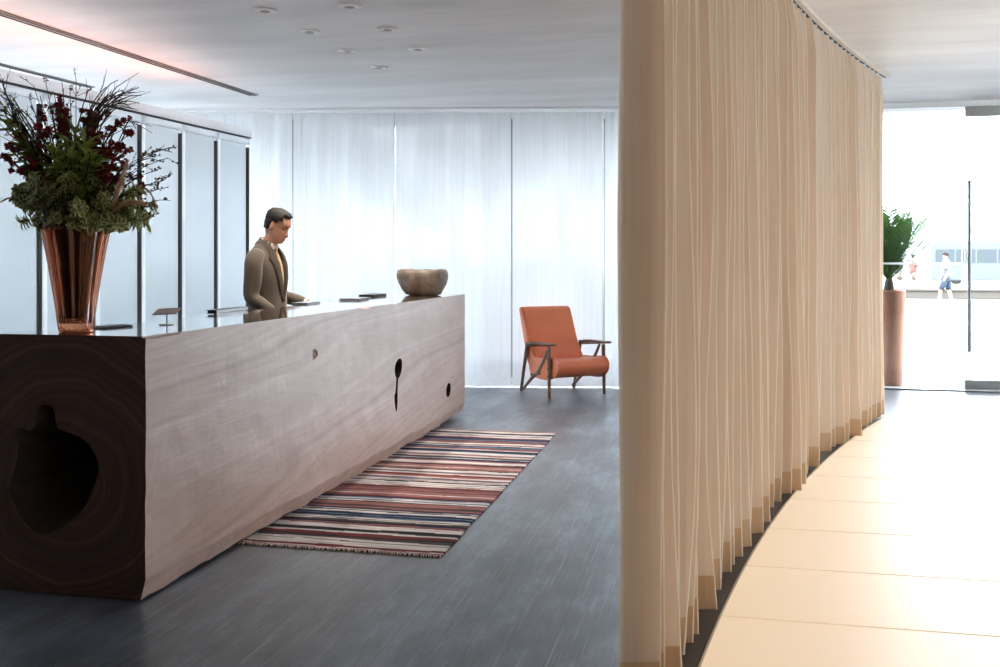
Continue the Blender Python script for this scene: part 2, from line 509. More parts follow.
bm = bmesh.new()
box(bm, ((XL + XR_) / 2, YB - 0.1, ZC / 2), (XR_ - XL, 0.2, ZC))
o = mesh_obj('wall_back', bm, M['darkwall']); tag(o, kind='structure')
bm = bmesh.new()   # left wall: solid near the camera, added glazing further on
box(bm, (XL - 0.1, (YB + 2.5) / 2, ZC / 2), (0.2, 2.5 - YB, ZC))
o = mesh_obj('wall_left', bm, M['darkwall']); tag(o, kind='structure')
bm = bmesh.new()
box(bm, (XR_ + 0.1, (YB - 0.5) / 2, ZC / 2), (0.2, -0.5 - YB, ZC))
o = mesh_obj('wall_right', bm, M['wall']); tag(o, kind='structure')

# unseen side windows, added to bring in daylight
def added_side_window(name, X, y0, y1, n):
    bm = bmesh.new()
    for k in range(n + 1):
        y = y0 + (y1 - y0) * k / n
        box(bm, (X, y, ZC / 2), (0.08, 0.06, ZC))
    box(bm, (X, (y0 + y1) / 2, 0.04), (0.08, y1 - y0, 0.08))
    box(bm, (X, (y0 + y1) / 2, ZC - 0.04), (0.08, y1 - y0, 0.08))
    f = mesh_obj(name, bm, M['alupaint']); tag(f, kind='structure')
    bm = bmesh.new()
    box(bm, (X, (y0 + y1) / 2, ZC / 2), (0.006, y1 - y0, ZC))
    mesh_obj('window_glass', bm, M['glass'], f)
    return f
ADDED_WIN3 = added_side_window('added_window_3', XL, 2.5, YF, 6)
ADDED_WIN4 = added_side_window('added_window_4', XR_, -0.5, YF, 8)
#SIDE

# ---- front facade, door side: plane Y = YD
YD = 11.55
def wx(u, Y=YD): return at_y(u, 300, Y).x
X_split = wx(700)
x_a = X_split                      # left end of entrance glazing
x_b = wx(963)                      # door leaf starts
bm = bmesh.new()
box(bm, ((x_a + XR_) / 2, YD, ZC - 0.03), (XR_ - x_a, 0.09, 0.06))
box(bm, ((x_a + XR_) / 2, YD, 0.008), (XR_ - x_a, 0.05, 0.016), 1)
box(bm, (x_a, YD, ZC / 2), (0.06, 0.08, ZC))
o = mesh_obj('window_2', bm, [M['alupaint'], M['steel']]); tag(o, kind='structure')
bm = bmesh.new()
box(bm, ((x_a + x_b) / 2, YD, ZC / 2), (x_b - x_a - 0.02, 0.012, ZC - 0.08))
mesh_obj('window_glass', bm, M['glass'], o)
bm = bmesh.new(); zz = at_y(920, 263.5, YD).z
box(bm, ((x_a + x_b) / 2, YD - 0.008, zz), (x_b - x_a - 0.02, 0.003, 0.022)); mesh_obj('frosted_strip', bm, M['frost'], o)

door = empty('door_1', (x_b + 0.01, YD - 0.03, 0)); tag(door, kind='structure')
DW = 1.15
bm = bmesh.new(); box(bm, (DW / 2, 0, ZC / 2 - 0.03), (DW, 0.012, ZC - 0.12)); mesh_obj('door_glass', bm, M['glass'], door)
bm = bmesh.new(); box(bm, (DW / 2, 0, 0.075), (DW, 0.045, 0.11)); bevel_all(bm, 0.004); mesh_obj('bottom_rail', bm, M['rail'], door)
bm = bmesh.new(); box(bm, (DW / 2, 0, ZC - 0.115), (DW, 0.045, 0.11)); bevel_all(bm, 0.004); mesh_obj('top_rail', bm, M['rail'], door)
hx = at_y(969.5, 200, YD - 0.10).x - door.location.x
bm = bmesh.new()
z1, z0 = at_y(969, 180, YD - 0.1).z, at_y(969, 352, YD - 0.1).z
tube(bm, [(hx, -0.07, z0), (hx, -0.07, z1)], 0.018, 14)
for z in (z0 + 0.25, z1 - 0.25): tube(bm, [(hx, -0.07, z), (hx, 0.0, z)], 0.01, 10)
mesh_obj('door_handle', bm, M['steel'], door, True, 40)
# second leaf further right
door2 = empty('door_2', (x_b + 0.02 + 2 * DW, YD - 0.03, 0)); tag(door2, kind='structure')
for ch in list(door.children):
    c = ch.copy(); COL.objects.link(c); c.parent = door2
door2.scale = (-1, 1, 1)

# ---- front facade behind the sheer curtain
def facade_pt(u, d): 
    p = at_d(u, 300, d); return Vector((p.x, p.y, 0))
F0 = facade_pt(128, 11.62); F1 = facade_pt(700, 11.5)
fd = (F1 - F0); fl = fd.length; fdn = fd.normalized(); fang = math.atan2(fdn.y, fdn.x)
wroot = empty('window_1', F0, fang); tag(wroot, kind='structure')
bm = bmesh.new()
box(bm, (fl / 2, 0, ZC - 0.04), (fl, 0.10, 0.08)); box(bm, (fl / 2, 0, 0.03), (fl, 0.10, 0.06))
mesh_obj('window_frame', bm, M['alupaint'], wroot)
def along(u):   # local distance along the facade for an image column
    c = (u - 500) / 1000.0
    dirx, diry = c * CO - SI, c * SI + CO
    # F0 + t*fdn = s*dir
    den = fdn.x * diry - fdn.y * dirx
    return -(F0.x * diry - F0.y * dirx) / den
mull = [along(u) for u in (192, 294, 394, 512, 604)]
for t_ in mull:
    bm = bmesh.new(); box(bm, (t_, 0, ZC / 2), (0.022, 0.08, ZC - 0.1)); mesh_obj('mullion', bm, M['steel'], wroot)
bm = bmesh.new(); box(bm, (fl / 2, 0, ZC / 2), (fl, 0.012, ZC - 0.1)); mesh_obj('window_glass', bm, M['glass'], wroot)

# ============================================================ SHEER BACK CURTAINS
def sheer(name, P0, P1, fold, amp, seed, label, z0=0.012, z1=ZC - 0.05, cat='curtain', fm='sheer'):
    rnd = random.Random(seed)
    P0, P1 = Vector(P0), Vector(P1)
    L = (P1 - P0).length; t = (P1 - P0) / L; nrm = Vector((-t.y, t.x, 0))
    nx = int(L / 0.022); nz = 16
    bmA = bmesh.new(); bmH = bmesh.new()
    off = rnd.random() * 50
    def P(i, z):
        s = L * i / nx
        k = (z - z0) / (z1 - z0)
        ph = s / fold + 0.8 * noise.noise(Vector((s * 1.7 + off, 0.2 * k, 0)))
        a = amp * (0.6 + 0.9 * abs(noise.noise(Vector((s * 1.3 + off, 5, 0)))))
        y = a * math.sin(2 * PI * ph) + 0.25 * amp * math.sin(2 * PI * ph * 2.3 + 1)
        y *= (0.55 + 0.45 * (1 - k))
        dz = 0.0
        if k > 0.97: dz = -0.012 * abs(math.sin(PI * s / 0.11))
        flare = 0.05 * max(0, 1 - k * 14) ** 2
        p = P0 + t * s + nrm * (y - flare)
        return Vector((p.x, p.y, z + dz))
    zh = 0.30
    zs = [zh + (z1 - zh) * j / nz for j in range(nz + 1)]
    V = [[bmA.verts.new(P(i, z)) for i in range(nx + 1)] for z in zs]
    for j in range(nz):
        for i in range(nx): bmA.faces.new((V[j][i], V[j][i + 1], V[j + 1][i + 1], V[j + 1][i]))
    zs = [z0 + (zh - z0) * j / 6 for j in range(7)]
    V = [[bmH.verts.new(P(i, z)) for i in range(nx + 1)] for z in zs]
    for j in range(6):
        for i in range(nx): bmH.faces.new((V[j][i], V[j][i + 1], V[j + 1][i + 1], V[j + 1][i]))
    root = empty(name, P0); tag(root, label, cat)
    inv = Matrix.Translation(-P0)
    bmA.transform(inv); bmH.transform(inv)
    mesh_obj('fabric', bmA, M[fm], root, True)
    if fm == 'sheer':
        bm = bmesh.new(); tube(bm, [(P1 - P0) - nrm * 0.012 + Vector((0, 0, z)) for z in (0.03, 1.0, 2.0, z1)], 0.0032, 6); mesh_obj('side_seam', bm, M['seamgrey'], root, True)
    mesh_obj('hem', bmH, M['sheerhem'], root, True)
    return root
def cpt(u, d): p = at_d(u, 300, d); return (p.x, p.y, 0)
sheer('sheer_curtain', cpt(141, 11.30), cpt(292.5, 11.25), 0.33, 0.022, 1, 'white sheer curtain behind the ribbed glass screen, left of the man')
sheer('sheer_curtain', cpt(293.5, 11.22), cpt(394.5, 11.18), 0.36, 0.013, 2, 'white sheer curtain panel directly right of the standing man')
sheer('sheer_curtain', cpt(395.5, 11.18), cpt(511, 11.14), 0.36, 0.013, 5, 'white sheer curtain panel behind the stone bowl')
sheer('sheer_curtain', cpt(512.5, 11.14), cpt(602.5, 11.1), 0.42, 0.010, 3, 'white sheer curtain directly behind the orange armchair')
sheer('sheer_curtain', cpt(605, 11.1), cpt(690, 11.06), 0.17, 0.045, 4, 'bunched white sheer curtain right of the orange armchair')
for (wn, q0, q1, sd_) in ((ADDED_WIN4, (XR_ - 0.25, YF - 0.2, 0), (XR_ - 0.25, -0.6, 0), 9), (ADDED_WIN3, (XL + 0.25, 2.6, 0), (XL + 0.25, 9.9, 0), 11)):  # unseen sheers, added to dim the daylight from the sides
    sroot = sheer('added_window_sheer', q0, q1, 0.33, 0.04, sd_, None, cat=None, fm='sheerside')
    sroot.parent = wn
a_, b_ = Vector(cpt(141, 11.30)), Vector(cpt(690, 11.06))
trk = empty('curtain_track', (0, 0, 0)); tag(trk, 'slim white ceiling track holding the white sheer curtains along the back', 'curtain track')
bm = bmesh.new()
mid = (a_ + b_) / 2; dv = b_ - a_
box(bm, (mid.x, mid.y, ZC - 0.012), (dv.length, 0.05, 0.024), rz=math.atan2(dv.y, dv.x)); mesh_obj('rail', bm, M['alupaint'], trk)

# ============================================================ RIBBED GLASS SCREEN
TZ = 1.18 + EYE                     # top of screen
S1 = at_d(248, 300, 1180 / 121.0); S1.z = 0
dirp = (at_z(246, 138, TZ) - at_z(0, 82.2, TZ)); dirp.z = 0; dirp.normalize()
S1 = at_z(248, 138.2, TZ); S1.z = 0
PW = None
def screen_s(u):
    c = (u - 500) / 1000.0
    dx, dy = c * CO - SI, c * SI + CO
    den = dirp.x * dy - dirp.y * dx
    return -(S1.x * dy - S1.y * dx) / den
NP = 11
PW = -screen_s(39) / 5.0 - 0.004
sang = math.atan2(dirp.y, dirp.x)
scr = empty('glass_screen', S1, sang); tag(scr, 'tall translucent ribbed glass screen with thin dark frames behind the desk', 'glass screen')
for k in range(NP):
    x1 = -k * PW; x0 = x1 - PW
    bm = bmesh.new()
    # corrugated sheet
    nr = 26; sub = 4
    vs = []
    xa, xb = x0 + 0.049, x1 - 0.040
    for i in range(nr * sub + 1):
        x = xa + (xb - xa) * i / (nr * sub)
        y = 0.004 * math.cos(2 * PI * i / sub)
        vs.append((bm.verts.new((x, y, 0.05)), bm.verts.new((x, y, TZ - 0.055))))
    for i in range(len(vs) - 1):
        bm.faces.new((vs[i][0], vs[i + 1][0], vs[i + 1][1], vs[i][1]))
    pane = mesh_obj('ribbed_pane', bm, M['ribbed'], None, True)
    bm = bmesh.new()   # white stile frame of a panel
    box(bm, (x0 + 0.026, 0.0, TZ / 2), (0.048, 0.022, TZ - 0.03))
    box(bm, (x1 - 0.005, 0.0, TZ / 2), (0.010, 0.035, TZ - 0.03))
    box(bm, ((x0 + x1) / 2, 0.0, TZ - 0.038), (PW - 0.01, 0.034, 0.055))
    box(bm, ((x0 + x1) / 2, 0.0, 0.03), (PW - 0.01, 0.034, 0.06))
    fr_ = mesh_obj('panel_frame', bm, M['opal'], scr)
    pane.parent = fr_
    bm = bmesh.new()   # dark stile standing proud
    box(bm, (x1 - 0.030, -0.006, TZ / 2 - 0.035), (0.026, 0.034, TZ - 0.12))
    mesh_obj('dark_stile', bm, M['bronze'], fr_)
bm = bmesh.new()
box(bm, (-NP * PW / 2, 0.0, TZ + 0.045), (NP * PW + 0.02, 0.06, 0.075)); mesh_obj('header', bm, M['opal'], scr)
bm = bmesh.new()
box(bm, (-NP * PW / 2, -0.002, TZ + 0.000), (NP * PW + 0.02, 0.062, 0.010)); mesh_obj('shadow_gap', bm, M['slot'], scr)
# warm strip light lying on top of the screen, washing the ceiling
mids = S1 - dirp * 3.0
bm = bmesh.new(); box(bm, (-3.0, 0.34, TZ + 0.05), (5.2, 0.07, 0.04))
for xx in (-5.4, -3.8, -2.2, -0.6): box(bm, (xx, 0.17, TZ + 0.05), (0.03, 0.32, 0.03))
mesh_obj('uplight_housing', bm, M['white'], scr)
mids = mids + Vector((-dirp.y, dirp.x, 0)) * 0.34
UP = area('screen_uplight', (mids.x, mids.y, TZ + 0.075), (PI, 0, sang), 5.0, 0.05, 9, (1.0, 0.32, 0.12))

# ============================================================ CEILING FITTINGS
def slot(name, u0, v0, u1, v1, label, wid=0.10):
    a = at_z(u0, v0, ZC); b = at_z(u1, v1, ZC)
    d = (b - a); L = d.length + 2.5; ang = math.atan2(d.y, d.x)
    root = empty(name, b - d.normalized() * L / 2, ang); root.location.z = ZC
    tag(root, label, 'air vent')
    bm = bmesh.new(); box(bm, (0, 0, -0.004), (L, wid, 0.008)); mesh_obj('trim', bm, M['greyb'], root)
    bm = bmesh.new()
    box(bm, (0, -wid * 0.22, -0.009), (L - 0.03, wid * 0.2, 0.006)); box(bm, (0, wid * 0.26, -0.009), (L - 0.03, wid * 0.16, 0.006))
    mesh_obj('slit', bm, M['slot'], root)
slot('linear_vent', 0, 12.5, 254, 95, 'long black slot vent in the ceiling above the reception desk')
slot('linear_vent', 0, 64, 92, 87, 'slot vent in the ceiling above the ribbed glass screen, partly behind flowers', 0.07)

dl = [(265, 10, 'recessed ceiling downlight nearest the long slot vent'),
      (349.5, 6, 'recessed ceiling downlight at the very top edge, nearest the viewer'),
      (309.5, 31, 'recessed ceiling downlight, left one of the second pair'),
      (387.5, 29, 'recessed ceiling downlight, right one of the second pair'),
      (347.5, 50.5, 'recessed ceiling downlight, left one of the third pair'),
      (418, 48.5, 'recessed ceiling downlight furthest to the right'),
      (379, 67, 'recessed ceiling downlight furthest back, nearest the sheer curtains')]
dlproto = None
for (u, v, lab) in dl:
    p = at_z(u, v, ZC)
    r = empty('downlight', p); tag(r, lab, 'ceiling light', 'recessed downlights over the lobby')
    if dlproto is None:
        dlproto = r
        bm = bmesh.new()
        lathe(bm, [(0.060, -0.001), (0.068, -0.012), (0.078, -0.012), (0.082, 0.0), (0.060, 0.0)], 32)
        mesh_obj('trim_ring', bm, M['white'], r, True, 40)
        bm = bmesh.new(); lathe(bm, [(0.060, -0.002), (0.058, -0.008), (0.034, -0.010), (0.033, -0.003)], 32)
        mesh_obj('baffle', bm, M['white'], r, True, 40)
        bm = bmesh.new(); lathe(bm, [(0.030, -0.013), (0.033, -0.011), (0.033, -0.003)], 24)
        mesh_obj('lens', bm, M['greyb'], r, True, 40)
    else:
        for ch in dlproto.children:
            c = ch.copy(); COL.objects.link(c); c.parent = r
    l = bpy.data.lights.new('downlight_beam', 'SPOT'); l.energy = 45; l.color = (1, 0.86, 0.72); l.spot_size = 1.7; l.spot_blend = 0.8; l.shadow_soft_size = 0.04
    lo = bpy.data.objects.new('downlight_beam', l); lo.location = (p.x, p.y, ZC - 0.03); COL.objects.link(lo)

# ============================================================ LIT GLASS FLOOR AND CHANNEL
def Xr(Y):
    s = Y - 3.59
    return -0.055 + 0.1293 * s + 0.0216 * s * s if s > -3 else -0.055 - 0.1935
seams = [9.53 - 0.6875 * k for k in range(17)]
bm = bmesh.new()
for k in range(len(seams) - 1):
    y1, y0 = seams[k] - 0.007, seams[k + 1] + 0.007
    n = 6
    box(bm, ((Xr(y0) + 4.62) / 2 + 0.02, y0 - 0.005, 0.004), (4.6 - Xr(y0) - 0.02, 0.03, 0.004), 1)
    ys = [y0 + (y1 - y0) * i / n for i in range(n + 1)]
    poly = [Vector((Xr(y), y, 0.002)) for y in ys] + [Vector((4.6, y1, 0.002)), Vector((4.6, y0, 0.002))]
    prism(bm, poly[::-1], (0, 0, 0.014))
fix_normals(bm)
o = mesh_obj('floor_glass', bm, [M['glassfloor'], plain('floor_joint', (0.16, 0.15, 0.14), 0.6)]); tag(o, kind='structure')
bm = bmesh.new()
ys = [-1.6 + (9.55 + 1.6) * i / 60 for i in range(61)]
W_ = 0.17
poly = [Vector((Xr(y) - 0.016, y, 0.001)) for y in ys] + [Vector((Xr(y) - W_, y, 0.001)) for y in reversed(ys)]
prism(bm, poly, (0, 0, 0.008)); fix_normals(bm)
o = mesh_obj('floor_channel', bm, M['bronze']); tag(o, kind='structure')
bm = bmesh.new()
for side in (0,):
    for i in range(60):
        a = Vector((Xr(ys[i]) + side - 0.006, ys[i], 0.009)); b = Vector((Xr(ys[i + 1]) + side - 0.006, ys[i + 1], 0.009))
        d = b - a
        box(bm, (a + b) / 2, (d.length + 0.002, 0.006, 0.016), rz=math.atan2(d.y, d.x))
o = mesh_obj('trim_1', bm, M['alu']); tag(o, kind='structure')

# ============================================================ TAN LINEN CURTAIN
CY0, CY1 = 3.13, 9.52
def Cc(Y):
    return Vector((Xr(Y) - (0.13 - 0.009 * (Y - 3.4)), Y, 0))
def curtain():
    rnd = random.Random(12)
    # fold boundaries along arc (by Y)
    folds = []
    y = CY0
    while y < CY1:
        wdt = rnd.choice([0.085, 0.10, 0.12, 0.15, 0.18]) * (1.0 + 0.15 * (y - CY0) / 6)
        if rnd.random() < 0.12: wdt *= 1.8
        if len(folds) < 4: wdt = (0.06, 0.075, 0.09, 0.10)[len(folds)]
        folds.append((y, min(wdt, CY1 - y + 0.02), rnd.uniform(0.6, 1.3), rnd.uniform(-1, 1)))
        y += wdt
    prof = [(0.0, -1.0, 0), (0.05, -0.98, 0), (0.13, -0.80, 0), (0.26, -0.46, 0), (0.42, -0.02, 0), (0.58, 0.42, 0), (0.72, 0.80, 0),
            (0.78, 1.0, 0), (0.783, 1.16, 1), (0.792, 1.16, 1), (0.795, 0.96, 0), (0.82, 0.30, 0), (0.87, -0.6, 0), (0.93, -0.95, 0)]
    zt, zb = ZC - 0.055, 0.022
    zh = 0.155
    zs = [zb, zb + 0.03, zb + 0.07, zh] + [zh + (zt - zh) * k / 26 for k in range(1, 27)]
    cols = []
    for (y, wd, am, rs) in folds:
        for (t, o_, s) in prof: cols.append((y, wd, am, rs, t, o_, s))
    def P(c, z):
        y, wd, am, rs, t, o_, s = c
        k = (z - zb) / (zt - zb)
        A = 0.056 + 0.022 * (1 - k) ** 1.2
        if k > 0.93: A *= 1 - 0.45 * (k - 0.93) / 0.07
        wob = 0.05 * noise.noise(Vector((y * 3.1, k * 2.2, 3.0))) * (1.1 - 0.8 * k) + 0.018 * noise.noise(Vector((y * 9.0, k * 5, 9.0)))
        lean = 0.045 * noise.noise(Vector((y * 1.3, k * 1.4 + 4, 1.0))) * (1 - 0.7 * k)
        amv = am * (1 + 0.45 * noise.noise(Vector((y * 5, k * 2.5, 7))) * (1 - k * 0.5))
        yy = y + wd * t + wob * 0.9
        c0 = Cc(y + wd * t)
        tg = (Cc(y + wd * t + 0.01) - Cc(y + wd * t - 0.01)).normalized()
        nr = Vector((tg.y, -tg.x, 0))
        flare = 0.03 * max(0.0, 1 - k * 3) ** 2 * rs
        oo = A * amv * o_ if not s else A * amv * 1.0 + 0.0045 + 0.003 * noise.noise(Vector((y * 40, z * 14, 0)))
        p = c0 + tg * (wob * 0.9) + nr * (oo + lean * 0.5 + flare + (0.0 if k > 0.12 else 0.0))
        zz = z
        if z <= zb + 1e-6: zz = z + 0.012 * noise.noise(Vector((y * 2.3, 0, 0))) 
        if k > 0.985: zz = z - 0.012 * (1 - o_) * 0.5
        return Vector((p.x, p.y, zz))
    root = empty('linen_curtain', Cc(CY0)); tag(root, 'tall tan linen curtain in stitched pleats dividing the lobby from the glowing walkway', 'curtain')
    inv = Matrix.Translation(-Cc(CY0))
    body, hem, pleat = bmesh.new(), bmesh.new(), bmesh.new()
    def grid(bm_, zz, sel):
        rows = [[None] * len(cols) for _ in zz]
        for i in range(len(cols) - 1):
            is_seam = cols[i][6] and cols[i + 1][6]
            if sel == 'all' or True:
                for j in range(len(zz) - 1):
                    q = []
                    for (jj, ii) in ((j, i), (j, i + 1), (j + 1, i + 1), (j + 1, i)):
                        if rows[jj][ii] is None: rows[jj][ii] = bm_.verts.new(P(cols[ii], zz[jj]))
                        q.append(rows[jj][ii])
                    f = bm_.faces.new(q)
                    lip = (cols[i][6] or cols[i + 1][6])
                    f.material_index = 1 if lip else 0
    grid(body, zs[3:], 'all'); grid(hem, zs[:4], 'all')
    body.transform(inv); hem.transform(inv)
    mesh_obj('fabric', body, [M['linen'], M['linenlitseam']], root, True, 50)
    mesh_obj('hem', hem, [M['linenhem'], M['linenlitseam']], root, True, 50)
    return folds
folds = curtain()
# track with gliders
trk = empty('curtain_track', (0, 0, ZC)); tag(trk, 'curved pale ceiling track with hooks carrying the tan linen curtain', 'curtain track')
bm = bmesh.new()
yst = [CY0 - 0.3 + (CY1 + 0.22 - CY0 + 0.3) * i / 60 for i in range(61)]
for i in range(60):
    pass
pl = [Cc(y) + Vector((0.045, 0, -0.022)) for y in yst] + [Cc(y) + Vector((-0.045, 0, -0.022)) for y in reversed(yst)]
prism(bm, pl, (0, 0, 0.022)); fix_normals(bm); mesh_obj('rail', bm, plain('track_cream', (0.62, 0.56, 0.48), 0.5), trk)
bm = bmesh.new()
pl = [Cc(y) + Vector((0.010, 0, -0.025)) for y in yst] + [Cc(y) + Vector((-0.010, 0, -0.025)) for y in reversed(yst)]
prism(bm, pl, (0, 0, 0.006)); fix_normals(bm); mesh_obj('rail_slot', bm, M['slot'], trk)
gm = None
for (y, wd, am, rs) in folds:
    p = Cc(y + wd * 0.7)
    if gm is None:
        bm = bmesh.new()
        box(bm, (0, 0, -0.030), (0.02, 0.02, 0.014)); tube(bm, [(0, 0, -0.03), (0.008, 0, -0.045), (0.012, 0, -0.06), (0.004, 0, -0.07)], 0.003, 6)
        gm = mesh_obj('glider', bm, M['white'], trk)
        gm.location = (p.x, p.y, 0)
    else:
        c = gm.copy(); COL.objects.link(c); c.parent = trk; c.location = (p.x, p.y, 0)

# ============================================================ RECEPTION DESK
DX = -2.285; DY0, DY1 = 3.72, 8.82; DTOP = 1.10
def desk_back(Y):
    pts = [(3.72, -3.10), (3.95, -2.96), (4.2, -2.87), (4.6, -2.85), (8.82, -2.84)]
    for (a, b) in zip(pts, pts[1:]):
        if Y <= b[0]: return a[1] + (b[1] - a[1]) * (Y - a[0]) / (b[0] - a[0])
    return pts[-1][1]
def mesh_volume(me):
    b = bmesh.new(); b.from_mesh(me); v = b.calc_volume(signed=True); ne = sum(1 for e in b.edges if not e.is_manifold); b.free()
    return v, ne
def apply_boolean(o, cutters):
    for c in cutters:
        v0, _ = mesh_volume(o.data); vc, nc = mesh_volume(c.data)
        if vc < 0:
            b = bmesh.new(); b.from_mesh(c.data); bmesh.ops.reverse_faces(b, faces=b.faces[:]); b.to_mesh(c.data); b.free()
        for (slv, us) in (('EXACT', False), ('EXACT', True), ('FAST', False)):
            m = o.modifiers.new('b', 'BOOLEAN'); m.operation = 'DIFFERENCE'; m.solver = slv; m.object = c
            if slv == 'EXACT': m.use_self = us
            dg = bpy.context.evaluated_depsgraph_get(); dg.update()
            me = bpy.data.meshes.new_from_object(o.evaluated_get(dg), preserve_all_data_layers=True, depsgraph=dg)
            o.modifiers.clear()
            v1, n1 = mesh_volume(me)
            print('bool', slv, us, 'body', round(v0, 4), 'cutter', round(vc, 5), nc, '->', round(v1, 4), n1)
            if 0.8 * v0 < v1 < v0 - 1e-7:
                o.data = me
                break
    for c in cutters: bpy.data.objects.remove(c, do_unlink=True)

desk = empty('reception_desk', ((DX + -2.85) / 2, (DY0 + DY1) / 2, 0)); tag(desk, 'massive reception desk carved from a single log with hollow end', 'reception desk')
bm = bmesh.new()
NY, NZ_, NX = 90, 14, 10
def deskP(i, j, k):     # i along Y, j along Z, k along X (0 front .. NX back)
    Y = DY0 + (DY1 - DY0) * i / NY
    zf = j / NZ_
    xb = desk_back(Y)
    fx = -2.318 + 0.05 * (Y - DY0) / (DY1 - DY0)
    X = fx + (xb - fx) * k / NX
    zb = 0.014 + 0.010 * noise.noise(Vector((Y * 2.2, 0.5, X * 2))) + 0.012 * noise.noise(Vector((Y * 9, 3.5, X * 5)))
    e = max(0, (Y - 7.9) / 0.92)
    zb += 0.085 * e ** 1.2 * (0.6 + 0.8 * noise.noise(Vector((Y * 7, 1.2, 0))))
    zb = max(zb, 0.008)
    zz = zb + (DTOP - zb) * zf
    p = Vector((X, Y, zz))
    if k == 0:
        p.x += 0.004 * noise.noise(Vector((Y * 1.1, zz * 2.0, 0))) + 0.003 * noise.noise(Vector((Y * 6, zz * 8, 2)))
        if j == 0: p.x -= 0.02 + 0.015 * noise.noise(Vector((Y * 4, 0, 5)))
    if i == 0:
        if j == 0: p.z = 0.007
        p.y += 0.006 * noise.noise(Vector((X * 3, zz * 3, 4)))
        if k == 0: p.x += 0.006 * noise.noise(Vector((0, zz * 14, 8))); 
    return p
vd = {}
def gv(i, j, k):
    if (i, j, k) not in vd: vd[(i, j, k)] = bm.verts.new(deskP(i, j, k))
    return vd[(i, j, k)]
def face(a, b, c, d, mi):
    f = bm.faces.new((gv(*a), gv(*b), gv(*c), gv(*d))); f.material_index = mi
for i in range(NY):
    for j in range(NZ_):
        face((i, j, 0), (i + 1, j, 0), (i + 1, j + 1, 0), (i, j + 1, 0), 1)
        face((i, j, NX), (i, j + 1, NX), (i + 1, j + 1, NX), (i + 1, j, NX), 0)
    for k in range(NX):
        face((i, NZ_, k), (i + 1, NZ_, k), (i + 1, NZ_, k + 1), (i, NZ_, k + 1), 2)
        face((i, 0, k), (i, 0, k + 1), (i + 1, 0, k + 1), (i + 1, 0, k), 0)
for j in range(NZ_):
    for k in range(NX):
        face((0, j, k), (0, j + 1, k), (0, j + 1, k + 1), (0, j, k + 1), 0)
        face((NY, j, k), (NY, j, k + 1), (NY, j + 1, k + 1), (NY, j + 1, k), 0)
bmesh.ops.triangulate(bm, faces=bm.faces[:])
fix_normals(bm)
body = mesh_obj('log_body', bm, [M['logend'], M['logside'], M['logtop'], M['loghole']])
# cutters
cuts = []
def cutter(bmc, mat='loghole'):
    bmesh.ops.triangulate(bmc, faces=bmc.faces[:])
    fix_normals(bmc)
    c = mesh_obj('cut', bmc, [M[mat]])
    cuts.append(c)
outl = [(115, 92), (102, 104), (98, 130), (96, 150), (80, 163), (62, 156), (48, 153), (42, 170), (50, 200), (45, 232), (38, 260), (28, 292), (20, 320), (28, 342), (40, 360), (48, 382), (62, 402),
        (84, 424), (110, 441), (136, 434), (160, 424), (184, 408), (205, 395), (222, 372), (236, 345), (250, 314), (260, 285), (264, 264), (261, 243), (252, 222), (238, 200), (215, 180), (180, 166), (153, 155), (149, 132), (147, 112), (140, 98), (128, 92)]
front = [at_y(u / 2.667, 370 + v / 2.667, DY0) for (u, v) in outl]
cen = sum(front, Vector()) / len(front)
bmc = bmesh.new()
rings_ = []
for q, (dy, s) in enumerate([(-0.08, 1.02), (0.0, 1.0), (0.04, 0.95), (0.12, 0.86), (0.24, 0.74), (0.42, 0.58), (0.58, 0.42), (0.68, 0.2)]):
    rg = []
    for n_, p in enumerate(front):
        v = (p - cen) * s
        j = 1
        rg.append(cen + Vector((v.x * j + 0.20 * max(0, min(dy, 0.5)), dy, v.z * j)))
    rings_.append(rg)
loft(bmc, rings_); cutter(bmc)
def side_hole(poly, depth):
    pf = [at_x(u, v, DX) for (u, v) in poly]
    c0 = sum(pf, Vector()) / len(pf)
    b = bmesh.new()
    loft(b, [[p + Vector((dx, 0, 0)) if s == 1 else c0 + (p - c0) * s + Vector((dx, 0, 0)) for p in pf] for dx, s in ((0.05, 1), (-0.02, 1), (-depth * 0.6, 0.85), (-depth, 0.6))])
    cutter(b)
def zz4(l): return [(380 + a / 8.34, 350 + b / 8.34) for a, b in l]
side_hole(zz4([(165, 68), (150, 80), (135, 105), (127, 140), (125, 180), (130, 215), (138, 235), (137, 270), (134, 320), (131, 356), (125, 375), (124, 420), (130, 480), (137, 522), (144, 490), (150, 430), (150, 375), (148, 356), (150, 320), (151, 270), (152, 240), (165, 222), (178, 185), (184, 140), (184, 100), (178, 75)]), 0.16)
side_hole(zz4([(568, 272), (556, 280), (546, 305), (542, 335), (542, 365), (547, 388), (558, 393), (569, 382), (576, 350), (579, 315), (577, 285)]), 0.16)
def blob(loc, s, seed=0):
    b = bmesh.new(); bmesh.ops.create_icosphere(b, subdivisions=3, radius=1)
    loc = (loc[0] + (-2.318 + 0.05 * (loc[1] - DY0) / (DY1 - DY0)) - DX, loc[1], loc[2])
    for v in b.verts:
        v.co *= 1 + 0.25 * noise.noise(v.co * 2.0 + Vector((seed, 0, 0)))
        v.co = Vector((v.co.x * s[0], v.co.y * s[1], v.co.z * s[2])) + Vector(loc)
    cutter(b, 'logside')
pz = at_x(317.5, 354, DX); blob((DX + 0.010, pz.y, pz.z), (0.030, 0.045, 0.032), 1)
pz = at_x(165, 335.5, DX); blob((DX + 0.004, pz.y, DTOP + 0.004), (0.022, 0.20, 0.018), 2)
pz = at_x(368, 306, DX); blob((DX + 0.004, pz.y, DTOP + 0.003), (0.04, 0.13, 0.013), 3)
pz = at_y(145, 388, DY0); blob((DX + 0.012, DY0, 0.90), (0.010, 0.05, 0.022), 4)
pz = at_y(145, 500, DY0); blob((DX + 0.018, DY0 + 0.02, 0.38), (0.022, 0.035, 0.08), 5)
